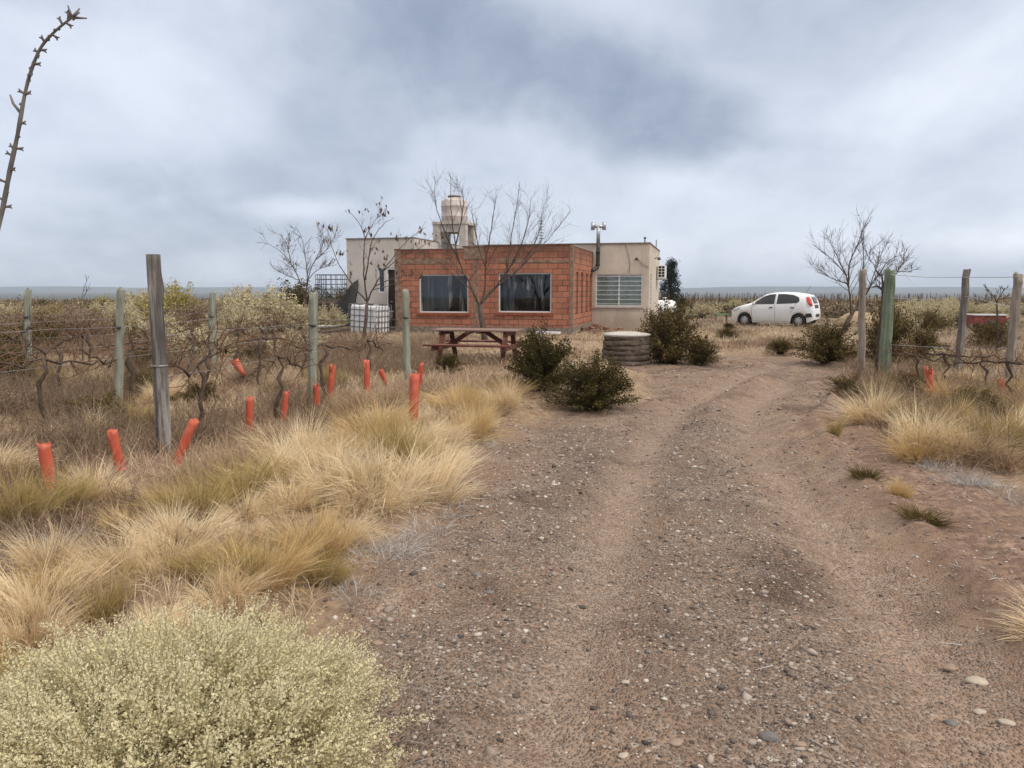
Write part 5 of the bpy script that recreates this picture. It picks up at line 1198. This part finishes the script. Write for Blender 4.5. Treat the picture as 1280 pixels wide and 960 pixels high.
# ================================================================== stone well with its lid
wx, wy = G(787, 458); wl = empty('well', (wx, wy + .5, hz1(wx, wy + .5)), 'low round well of stacked stone courses with a pale lid, half hidden by a bush', 'well')
ws = Mat('well_stone', .95, .15); k = ws.ramp(ws.noise(7, 6, .65), [(.3, (.05, .038, .030)), (.55, (.12, .094, .075)), (.75, (.25, .205, .165))]); k = ws.mix(ws.rng(ws.noise(2.4, 4), .5, .7, 0, .6), k, (.11, .085, .065)); ws.color(k); ws.bump(ws.noise(28, 5, .7), .6, .02)
q = random.Random(9); nseg = 44; zc_ = 0
for cI in range(6):
    prof = []; h_ = .105 + q.uniform(-.012, .012); vs = []; fs = []; rr0 = .54 + q.uniform(-.02, .015) - .008 * cI
    ph = q.uniform(0, 6)
    for i in range(7):
        tt_ = i / 6; bul = math.sin(math.pi * tt_) ** .6
        for j in range(nseg):
            a = 2 * math.pi * j / nseg; joint = 1 - .05 * (abs(math.sin(a * 4.5 + ph)) < .09); r = (rr0 - .02 + .02 * bul + .022 * (float(vnoise(np.array([a * 4.1 + cI * 7]), np.array([tt_ * 2.0]), 5)[0]) - .5) + .012 * math.sin(a * 5 + ph * 2) + .008 * math.sin(a * 11 + cI)) * joint
            vs.append((r * math.cos(a), r * math.sin(a), zc_ + h_ * tt_ + .012 * math.sin(2 * a + ph)))
    fs = [(i * nseg + j, i * nseg + (j + 1) % nseg, (i + 1) * nseg + (j + 1) % nseg, (i + 1) * nseg + j) for i in range(6) for j in range(nseg)]
    mb = MB(); mb.add(vs, fs, True); mb.build('stone_course', ws.m, wl); zc_ += h_ - .006
mb = MB(); mb.lathe([(.02, zc_ - .05), (.47, zc_ - .02), (.50, zc_ + .005), (.51, zc_ + .03), (.46, zc_ + .05), (.25, zc_ + .075), (.02, zc_ + .08)], 40); mb.build('lid', plain('lid_plaster', (.42, .39, .36), .2, .8, .2), wl)

# ================================================================== caged tanks by the pale wall
def ibc(x, y, z, rz, label, full=True, tilt=0, name='caged_tank'):
    t = empty(name, (x, y, z), label, 'caged tank', None, rz); t.rotation_euler = (0, tilt, rz)
    if full:
        mb = MB(); mb.box(-.57, .57, -.47, .47, .15, 1.12); mb.build('bottle', M_PLASTIC, t, bevel=.07)
        mb = MB(); mb.lathe([(.12, 1.12), (.12, 1.16), (.10, 1.17)], 20); mb.build('cap', M_DARK, t)
    mb = MB(); a, b_ = .60, .50
    for zz in (.16, .36, .56, .76, .96, 1.14):
        mb.tube([(-a, -b_, zz), (a, -b_, zz), (a, b_, zz), (-a, b_, zz), (-a, -b_, zz)], .014, 6)
    for i in range(6): X_ = -a + 2 * a * i / 5; mb.tube([(X_, -b_, .14), (X_, -b_, 1.14)], .014, 6); mb.tube([(X_, b_, .14), (X_, b_, 1.14)], .014, 6)
    for i in range(1, 5): Y_ = -b_ + 2 * b_ * i / 5; mb.tube([(a, Y_, .14), (a, Y_, 1.14)], .014, 6); mb.tube([(-a, Y_, .14), (-a, Y_, 1.14)], .014, 6)
    mb.build('wire_cage', plain('cage_steel', (.10, .105, .115), .2, .5, .4, .3), t); t.scale = (.92, .92, .97)
    mb = MB()
    for Y_ in (-.45, 0, .45): mb.box(-.6, .6, Y_ - .05, Y_ + .05, .0, .09)
    for i in range(5): X_ = -.55 + i * .275; mb.box(X_ - .05, X_ + .05, -.5, .5, .092, .13)
    mb.build('pallet', plain('pallet_wood', (.16, .12, .09), .3, .9), t); return t
ix, iy = G(460, 420); ibc(ix, iy + .3, hz1(ix, iy) - .1, R(-24), 'white plastic tank in a steel cage against the pale wall beside the door', True, R(3))
cx_, cy_ = Wp(418, 380, 30.5)[0], 30.5
pal = empty('pallet_stack', (cx_, cy_, hz1(cx_, cy_)), 'dark stack of pallets left of the pale wall under the empty cage', 'pallet stack')
for k_ in range(7):
    mb = MB(); z = .145 * k_
    for Y_ in (-.5, 0, .5): mb.box(-.62, .62, Y_ - .05, Y_ + .05, z, z + .09)
    for i in range(6): X_ = -.56 + i * .224; mb.box(X_ - .05, X_ + .05, -.55, .55, z + .092, z + .12)
    mb.build('pallet', plain('old_pallet_wood', (.07, .052, .042), .3, .9) if k_ == 0 else bpy.data.materials['old_pallet_wood'], pal)
ibc(cx_, cy_, pal.location.z + 1.0, R(-10), 'empty see-through steel cage raised on dark pallets left of the house', False, 0, 'empty_cage')
mb = MB(); vs = []; nx_, nz_ = 14, 10; tb = Wp(434, 378, 29.6)
for i in range(nx_ + 1):
    for j in range(nz_ + 1):
        u_, v_ = i / nx_, j / nz_; vs.append((-1.15 + 1.55 * u_ + .04 * math.sin(v_ * 9), .5 * v_ + .06 * math.sin(u_ * 11 + v_ * 3), (1.95 * (u_ ** .9)) * v_ + .05 * math.sin(u_ * 17) * v_ + .02))
mb.add(vs, [(i * (nz_ + 1) + j, (i + 1) * (nz_ + 1) + j, (i + 1) * (nz_ + 1) + j + 1, i * (nz_ + 1) + j + 1) for i in range(nx_) for j in range(nz_)], True)
o = mb.build('tarpaulin', plain('dark_tarp', (.022, .020, .019), .3, .6, .3), None, (tb[0], 29.2, hz1(tb[0], 29.2))); s_ = o.modifiers.new('thick', 'SOLIDIFY'); s_.thickness = .012
tag(o, 'dark tarpaulin sloping down at the left corner of the pale wall', 'tarpaulin')
# timber lying left of the tank
for i, (pa, pb, Y, r, lab) in enumerate([((384, 410), (440, 404), 26.2, .05, 'grey pole lying highest in the timber left of the white caged tank'), ((386, 415), (438, 411), 25.2, .06, 'thick dark pole lying lowest in the timber left of the white caged tank'), ((392, 411), (434, 409), 25.8, .035, 'thin pale plank lying between the poles left of the white caged tank')]):
    a, b_ = Vector(Wp(*pa, Y)), Vector(Wp(*pb, Y + .6)); a.z = hz1(a.x, a.y) + .12 + .1 * (i != 1); b_.z = a.z + .1
    mb = MB(); mb.tube([a, a.lerp(b_, .5) + Vector((0, 0, -.03)), b_], [r, r * .95, r * .85], 9); tag(mb.build('timber_pole', MP_GREY if i != 1 else M_BARK), lab, 'pole')
a = Vector(Wp(407, 407, 26.6)); tag(MB().box(-.3, .3, -.15, .15, 0, .06).build('white_slab', M_PLASTIC, None, (a.x, a.y, hz1(a.x, a.y) + .22), .3, bevel=.02), 'small white slab lying on the timber left of the house', 'slab')
# bench and bucket at the door
d_ = H(-7.2, 1.1); bn = empty('bench', (d_.x, d_.y, hz1(d_.x, d_.y)), 'rough grey plank bench in front of the dark door', 'bench', rotz=HR)
mb = MB(); mb.box(-.55, .55, -.16, .16, .40, .445); mb.build('seat', MP_GREY, bn)
for X_ in (-.42, .42): mb = MB(); mb.box(X_ - .04, X_ + .04, -.14, .14, -.02, .398); mb.build('leg', MP_GREY, bn)
mb = MB(); mb.box(-.36, .36, -.02, .02, .14, .19); mb.build('rail', MP_GREY, bn)
bk_ = empty('bucket', (d_.x + .1, d_.y, bn.location.z + .447), 'white plastic bucket standing on the plank bench at the door', 'bucket')
mb = MB(); mb.lathe([(.12, 0), (.145, .26), (.155, .262), (.155, .29), (.14, .29), (.115, .03), (.02, .03)], 24); mb.build('pail', M_PLASTIC, bk_)
mb = MB(); mb.tube([(.15 * math.cos(a), .02, .27 - .10 * math.sin(a)) for a in np.linspace(0, math.pi, 9)], .004, 6); mb.build('handle', M_GALV, bk_)
# things at the foot of the brick wall
d_ = H(-.55, -.5); o = MB().box(-.42, .42, -.14, .14, 0, .07).build('white_board', M_PLASTIC, None, (d_.x - .2, d_.y, hz1(d_.x, d_.y) + .03), HR + .05, bevel=.008); tag(o, 'white board lying on the ground at the right end of the brick front', 'board')
q = random.Random(21); mb = MB()
for i in range(60):
    a = q.uniform(0, 6.28); r = abs(q.gauss(0, .5)); u_, v_ = .55 + r * math.cos(a), 2.0 + 1.6 * r * math.sin(a); p = H(u_, v_); s_ = q.uniform(.03, .11)
    M = Matrix.Translation((p.x, p.y, hz1(p.x, p.y) + s_ * .4 + max(0, .16 - r * .2))) @ Matrix.Rotation(q.uniform(0, 3), 4, 'Z') @ Matrix.Rotation(q.uniform(-.6, .6), 4, 'X'); mb.box(-s_ * 1.4, s_ * 1.4, -s_ * .8, s_ * .8, -s_ * .6, s_ * .6, M)
tag(mb.build('rubble', plain('brick_rubble', (.21, .115, .085), .45, .95, .1, scale=5)), kind='stuff')

# ================================================================== behind and right of the house
x, _, _ = Wp(831, 385, 40); gt = empty('gas_tank', (x, 40, hz1(x, 40)), 'white round-ended gas tank behind the right wall of the house', 'gas tank', rotz=R(10))
mb = MB(); prof = [(.02, -.62), (.22, -.59), (.34, -.50), (.40, -.36), (.40, .36), (.34, .50), (.22, .59), (.02, .62)]; mb.lathe(prof, 28, (0, 0, .62), 'x'); mb.build('drum', M_WHITE, gt)
for X_ in (-.34, .34): mb = MB(); mb.box(X_ - .04, X_ + .04, -.26, .26, 0, .34); mb.build('foot', M_CONC, gt)
mb = MB(); mb.lathe([(.12, 1.0), (.12, 1.12), (.10, 1.15), (.02, 1.16)], 16); mb.build('valve_hood', M_WHITE, gt)
x, _, _ = Wp(902, 395, 37); gb = empty('low_bench', (x, 37, hz1(x, 37)), 'low green-topped bench left of the car', 'bench')
mb = MB(); mb.box(-.34, .34, -.16, .16, .36, .41); mb.build('seat', plain('green_paint', (.10, .23, .09), .2), gb)
for X_ in (-.26, .26): mb = MB(); mb.box(X_ - .03, X_ + .03, -.13, .13, -.02, .358); mb.build('leg', MP_TAN, gb)
# red trailer far right
x, _, _ = Wp(1231, 405, 29); rt_ = empty('trailer', (x, 29, hz1(x, 29)), 'small red box trailer with a pale rim, behind the weathered grey post', 'trailer', rotz=R(-8))
M_RED = plain('faded_red_paint', (.20, .05, .042), .35, .6, .3)
mb = MB(); wall(mb, -.55, .55, .26, .60, [], -.4, .03, 'u', 1); wall(mb, -.55, .55, .26, .60, [], .4, .03, 'u', -1); wall(mb, -.37, .37, .26, .60, [], -.55, .03, 'v', 1); wall(mb, -.37, .37, .26, .60, [], .55, .03, 'v', -1); mb.box(-.51, .51, -.36, .36, .27, .30); mb.build('box_body', M_RED, rt_)
mb = MB(); mb.box(-.57, .57, -.43, -.36, .602, .64); mb.box(-.57, .57, .36, .43, .602, .64); mb.box(-.57, -.51, -.358, .358, .602, .64); mb.box(.51, .57, -.358, .358, .602, .64); mb.build('rim', M_WHITE, rt_)
for s_ in (-1, 1): mb = MB(); mb.lathe([(.08, -.05), (.20, -.05), (.22, 0), (.20, .05), (.08, .05)], 20, (0, s_ * .48, .20), 'y'); mb.build('wheel', M_DARK, rt_)
mb = MB(); mb.beam((.55, 0, .32), (1.1, 0, .66), .05, .05); mb.build('drawbar', M_RED, rt_)
for i, (px, lab, z) in enumerate([(1158, 'old tyre lying flat on the plain right of the bright green post', 0), (1170, 'old tyre lying right beside another flat tyre on the plain', .0)]):
    x, _, _ = Wp(px, 410, 29 + .2 * i); mb = MB(); mb.lathe([(.17, .02), (.26, 0), (.30, .06), (.30, .14), (.26, .20), (.17, .18)], 24, caps=False); tag(mb.build('tyre', M_DARK, None, (x, 29 + .2 * i, hz1(x, 29) + .02)), lab, 'tyre')
x, _, _ = Wp(1072, 410, 33); mb = MB(); bm = bmesh.new(); bmesh.ops.create_icosphere(bm, subdivisions=4, radius=1)
for v in bm.verts: kf = 1 + .3 * (float(fbm(np.array([v.co.x * 2 + 7]), np.array([v.co.y * 2 + v.co.z]), 5, 3)[0]) - .5); v.co = Vector((v.co.x * 1.0 * kf, v.co.y * .9 * kf, v.co.z * .62 * kf))
me = bpy.data.meshes.new('earth_mound'); bm.to_mesh(me); bm.free(); me.polygons.foreach_set('use_smooth', np.ones(len(me.polygons), bool)); me.materials.append(plain('mound_earth', (.33, .245, .16), .2, .95, .1, scale=4))
tag(link('earth_mound', me, None, (x, 33, hz1(x, 33))), 'small tan mound of earth behind the right bare tree', 'earth mound')

# ================================================================== the white hatchback
def make_car(loc, rz, sc):
    car = empty('car', loc, 'small dusty white five-door hatchback parked on the plain right of the house, facing left', 'car', rotz=rz); car.scale = (sc, sc, sc * 1.06)
    Lc = 3.7; itp = lambda xs, ys, x: float(np.interp(x, xs, ys))
    topx = [0, .03, .10, .25, .50, .80, 1.0, 1.25, 1.55, 1.85, 2.3, 2.8, 3.2, 3.42, 3.54, 3.62, 3.68, 3.70]
    topz = [.52, .66, .75, .83, .91, .99, 1.06, 1.23, 1.40, 1.465, 1.49, 1.475, 1.42, 1.36, 1.22, .98, .74, .58]
    wx_ = [0, .06, .2, .5, 1.0, 2.8, 3.3, 3.55, 3.66, 3.70]; wy_ = [.50, .64, .735, .795, .82, .82, .80, .745, .68, .62]
    top = lambda x: itp(topx, topz, x); wid = lambda x: itp(wx_, wy_, x)
    belt = lambda x: itp([.7, 1.0, 3.0, 3.6], [.90, .93, 1.0, 1.02], x)
    XW = (.68, 3.06); RA = .335; ZW = .285
    def low(x):
        z = itp([0, .15, .5, 3.2, 3.5, 3.7], [.30, .22, .19, .19, .24, .34], x)
        for xw in XW:
            d = abs(x - xw)
            if d < RA: z = max(z, ZW + math.sqrt(RA * RA - d * d))
        return z
    def section(x):
        zt, w_ = top(x), wid(x); zb = low(x); bl = min(belt(x), zt - .045); gsh = min(1, max(0, (zt - bl - .045) / .30))
        lo = min(zb, bl - .06)
        z1 = max(lo + .02, min(.46, bl - .04)); z2 = max(z1 + .01, min(.70, bl - .02))
        pts = [(w_ * (.955), lo), (w_ * .99, z1), (w_, z2), (w_ * .985, bl)]
        wt = w_ * (.93 + (.755 - .93) * gsh); zr = bl + (zt - bl) * (.55 + .33 * gsh)
        pts += [(wt + (w_ * .985 - wt) * .5 + .012 * gsh, bl + (zr - bl) * .5), (wt, zr), (wt * .86, zr + (zt - zr) * .72), (wt * .45, zt - .008), (0, zt)]
        return pts
    def yat(x, z):
        s = section(x); zs = [p[1] for p in s]; ys = [p[0] for p in s]; return itp(zs, ys, z)
    xs = sorted(set([round(v, 4) for v in list(np.linspace(0, Lc, 75)) + [xw + RA * c for xw in XW for c in (-1, -.97, -.9, -.75, -.5, 0, .5, .75, .9, .97, 1)]]))
    paint = Mat('white_car_paint', .28, .5); k = paint.mix(paint.rng(paint.noise(1.5, 5), .45, .7, 0, .3), (.74, .75, .77), (.62, .58, .53)); sp = paint.n.new('ShaderNodeSeparateXYZ'); paint.l.new(paint.coord(), sp.inputs[0])
    z = paint.math('ADD', sp.outputs[2], paint.math('MULTIPLY', paint.math('SUBTRACT', paint.noise(4, 4), .5), .25)); k = paint.mix(paint.rng(z, .55, .2, 0, .55), k, (.45, .38, .31)); paint.color(k)
    pm = paint.m; mb = MB()
    vs = []; n = 9
    for x in xs:
        s = section(x); vs += [(x, -y, z) for y, z in s] + [(x, y, z) for y, z in s[-2::-1]]
    k = 2 * n - 1; fs = [(i * k + j, i * k + j + 1, (i + 1) * k + j + 1, (i + 1) * k + j) for i in range(len(xs) - 1) for j in range(k - 1)]
    fs += [tuple(range(k)), tuple((len(xs) - 1) * k + j for j in reversed(range(k)))]
    mb.add(vs, fs, True); mb.build('body', pm, car)
    mb = MB(); mb.box(.25, 3.5, -.62, .62, .17, .50); mb.build('underbody', M_BLACK, car)
    glass = plain('tinted_car_glass', (.012, .014, .017), .1, .06, .5)
    def panel(nm, outline, s_, mat, off=.006, parent=None, thick=.004):
        """patch lying on the body side; outline in (x, z)"""
        m_ = MB(); c = (sum(p[0] for p in outline) / len(outline), sum(p[1] for p in outline) / len(outline)); rings = 6; vs = []; nn = len(outline)
        for r in range(rings + 1):
            t = r / rings
            for px, pz in outline: x, z = c[0] + (px - c[0]) * t, c[1] + (pz - c[1]) * t; vs.append((x, s_ * (yat(x, z) + off), z))
        fs = [(r * nn + j, r * nn + (j + 1) % nn, (r + 1) * nn + (j + 1) % nn, (r + 1) * nn + j) for r in range(rings) for j in range(nn)]
        m_.add(vs, fs, True); return m_.build(nm, mat, parent or car)
    def dense(o, k=4): return [(o[i][0] + (o[(i + 1) % len(o)][0] - o[i][0]) * j / k, o[i][1] + (o[(i + 1) % len(o)][1] - o[i][1]) * j / k) for i in range(len(o)) for j in range(k)]
    seam = plain('door_gap', (.05, .05, .05), .1, .8)
    for s_ in (-1, 1):
        panel('side_window', dense([(.98, .955), (1.18, 1.10), (1.46, 1.285), (1.76, 1.385), (2.02, 1.405), (1.99, .985)]), s_, glass)
        panel('side_window', dense([(2.09, .985), (2.12, 1.408), (2.45, 1.405), (2.80, 1.365), (3.03, 1.27), (3.07, 1.11), (2.97, 1.03)]), s_, glass)
        for line in ([(1.02, .95), (1.0, .6), (1.05, .27)], [(2.04, 1.38), (2.02, .9), (2.04, .27)], [(2.92, 1.0), (2.84, .8), (2.70, .62)], [(1.05, .26), (2.68, .26)]):
            pts = []
            for i in range(len(line) - 1):
                for j in range(7): t = j / 6; x, z = line[i][0] + (line[i + 1][0] - line[i][0]) * t, line[i][1] + (line[i + 1][1] - line[i][1]) * t; pts.append((x, s_ * (yat(x, z) + .001), z))
            mb = MB(); mb.tube(pts, .0055, 5); mb.build('door_seam', seam, car)
        for x in (1.86, 2.78):
            mb = MB(); y = s_ * yat(x, .84); mb.box(x - .075, x + .075, min(y, y + s_ * .03), max(y, y + s_ * .03), .82, .86); mb.build('door_handle', M_DARK, car, bevel=.008)
        mb = MB(); y = s_ * (yat(1.12, .98) + .09); mb.box(1.05, 1.16, y - .07, y + .07, .965, 1.075); mb.build('side_mirror', pm, car, bevel=.03)
        lampm = bpy.data.materials.get('tail_lamp_red') or plain('tail_lamp_red', (.55, .03, .022), .25, .2, .5)
        # tall tail lamp wrapping the rear corner
        m_ = MB(); vs = []; rows_ = 9; cols = 8
        for i in range(rows_):
            z = .93 + .36 * i / (rows_ - 1)
            xm = itp(topz[::-1][:8] if False else [.58, .74, .98, 1.22, 1.36], [3.70, 3.68, 3.62, 3.54, 3.42], min(z + .07, 1.36)); bow = math.sin(math.pi * (i + .5) / rows_)
            for j in range(cols): x = xm - (.07 + .11 * bow) * (1 - j / (cols - 1)) ; vs.append((x + .012 * (j == cols - 1), s_ * (yat(x, z) + .012 * (1 - j / (cols - 1) * .2)), z))
        m_.add(vs, [(i * cols + j, i * cols + j + 1, (i + 1) * cols + j + 1, (i + 1) * cols + j) for i in range(rows_ - 1) for j in range(cols - 1)], True); o = m_.build('tail_lamp', lampm, car); so = o.modifiers.new('thick', 'SOLIDIFY'); so.thickness = .02; so.offset = 1
        hl = bpy.data.materials.get('headlamp_glass') or plain('headlamp_glass', (.45, .47, .50), .2, .1, .6)
        panel('headlight', dense([(.10, .66), (.18, .74), (.42, .83), (.46, .78), (.28, .66)]), s_, hl, .004)
        panel('bumper_insert', dense([(3.30, .42), (3.36, .60), (3.58, .62), (3.62, .46)]), s_, M_DARK, .008)
    # rear face: window, plate and round lamps
    def rearx(z): return itp([.34, .58, .74, .98, 1.22, 1.36], [3.70, 3.70, 3.68, 3.62, 3.54, 3.42], z)
    def rear(nm, y0, y1, z0, z1, mat, off=.012):
        m_ = MB(); vs = []
        for i in range(6):
            z = z0 + (z1 - z0) * i / 5
            for j in range(6): y = y0 + (y1 - y0) * j / 5; vs.append((rearx(z) + off - .05 * (abs(y) / .7) ** 3, y, z))
        m_.add(vs, [(i * 6 + j, i * 6 + j + 1, (i + 1) * 6 + j + 1, (i + 1) * 6 + j) for i in range(5) for j in range(5)], True); o = m_.build(nm, mat, car); so = o.modifiers.new('thick', 'SOLIDIFY'); so.thickness = .01; return o
    rear('rear_window', -.50, .50, 1.02, 1.30, glass); rear('rear_panel', -.55, .55, .82, .96, M_DARK, .008); rear('bumper_strip', -.6, .6, .46, .58, M_DARK, .012)
    mb = MB()
    ws_ = []
    for i in range(7):
        x = 1.04 + (1.60 - 1.04) * i / 6; zt = top(x)
        for j in range(7): y = -.58 + 1.16 * j / 6; s = section(x); zz = itp([p[0] for p in s[::-1]], [p[1] for p in s[::-1]], abs(y)); ws_.append((x - .006, y, zz + .008))
    mb.add(ws_, [(i * 7 + j, i * 7 + j + 1, (i + 1) * 7 + j + 1, (i + 1) * 7 + j) for i in range(6) for j in range(6)], True); mb.build('windscreen', glass, car)
    tyre = plain('car_tyre', (.03, .028, .027), .2, .9, .1); cap = plain('hubcap_grey', (.40, .40, .41), .15, .4, .5, .4)
    for xw in XW:
        for s_ in (-1, 1):
            m_ = MB(); yc = s_ * .715; m_.lathe([(.17, -.085), (.26, -.09), (.283, -.06), (.287, 0), (.283, .06), (.26, .09), (.17, .085)], 32, (xw, yc, .287), 'y', caps=False); wo = m_.build('wheel', tyre, car)
            m_ = MB(); m_.lathe([(.178, .0), (.176, .03), (.15, .05), (.05, .062), (.01, .064)] if s_ > 0 else [(.178, 0), (.176, -.03), (.15, -.05), (.05, -.062), (.01, -.064)], 32, (xw, yc + s_ * .03, .287), 'y'); m_.build('hubcap', cap, wo)
            m_ = MB()
            for a in range(7):
                t = a * .8976; c, d = math.cos(t), math.sin(t); p = Vector((xw + c * .10, yc + s_ * .088, .287 + d * .10)); m_.beam(p, p + Vector((c * .045, s_ * -.012, d * .045)), .035, .012, (0, 1, 0))
            m_.build('hubcap_slots', M_BLACK, wo)
    mb = MB(); mb.tube([(3.1, .3, 1.45), (3.3, .3, 1.75)], .006, 5); mb.build('aerial', M_DARK, car)
    return car
fx, fy = Wp(931, 400, 33.6)[0], 33.6
ca = R(-33); cdir = Vector((math.cos(ca), math.sin(ca), 0)); cy_ = Vector((-math.sin(ca), math.cos(ca), 0))
p0 = Vector((fx, fy, 0)) - cdir * .68 * .95 + cy_ * .7 * .95
make_car((p0.x, p0.y, hz1(fx, fy) - .05), ca, .95)
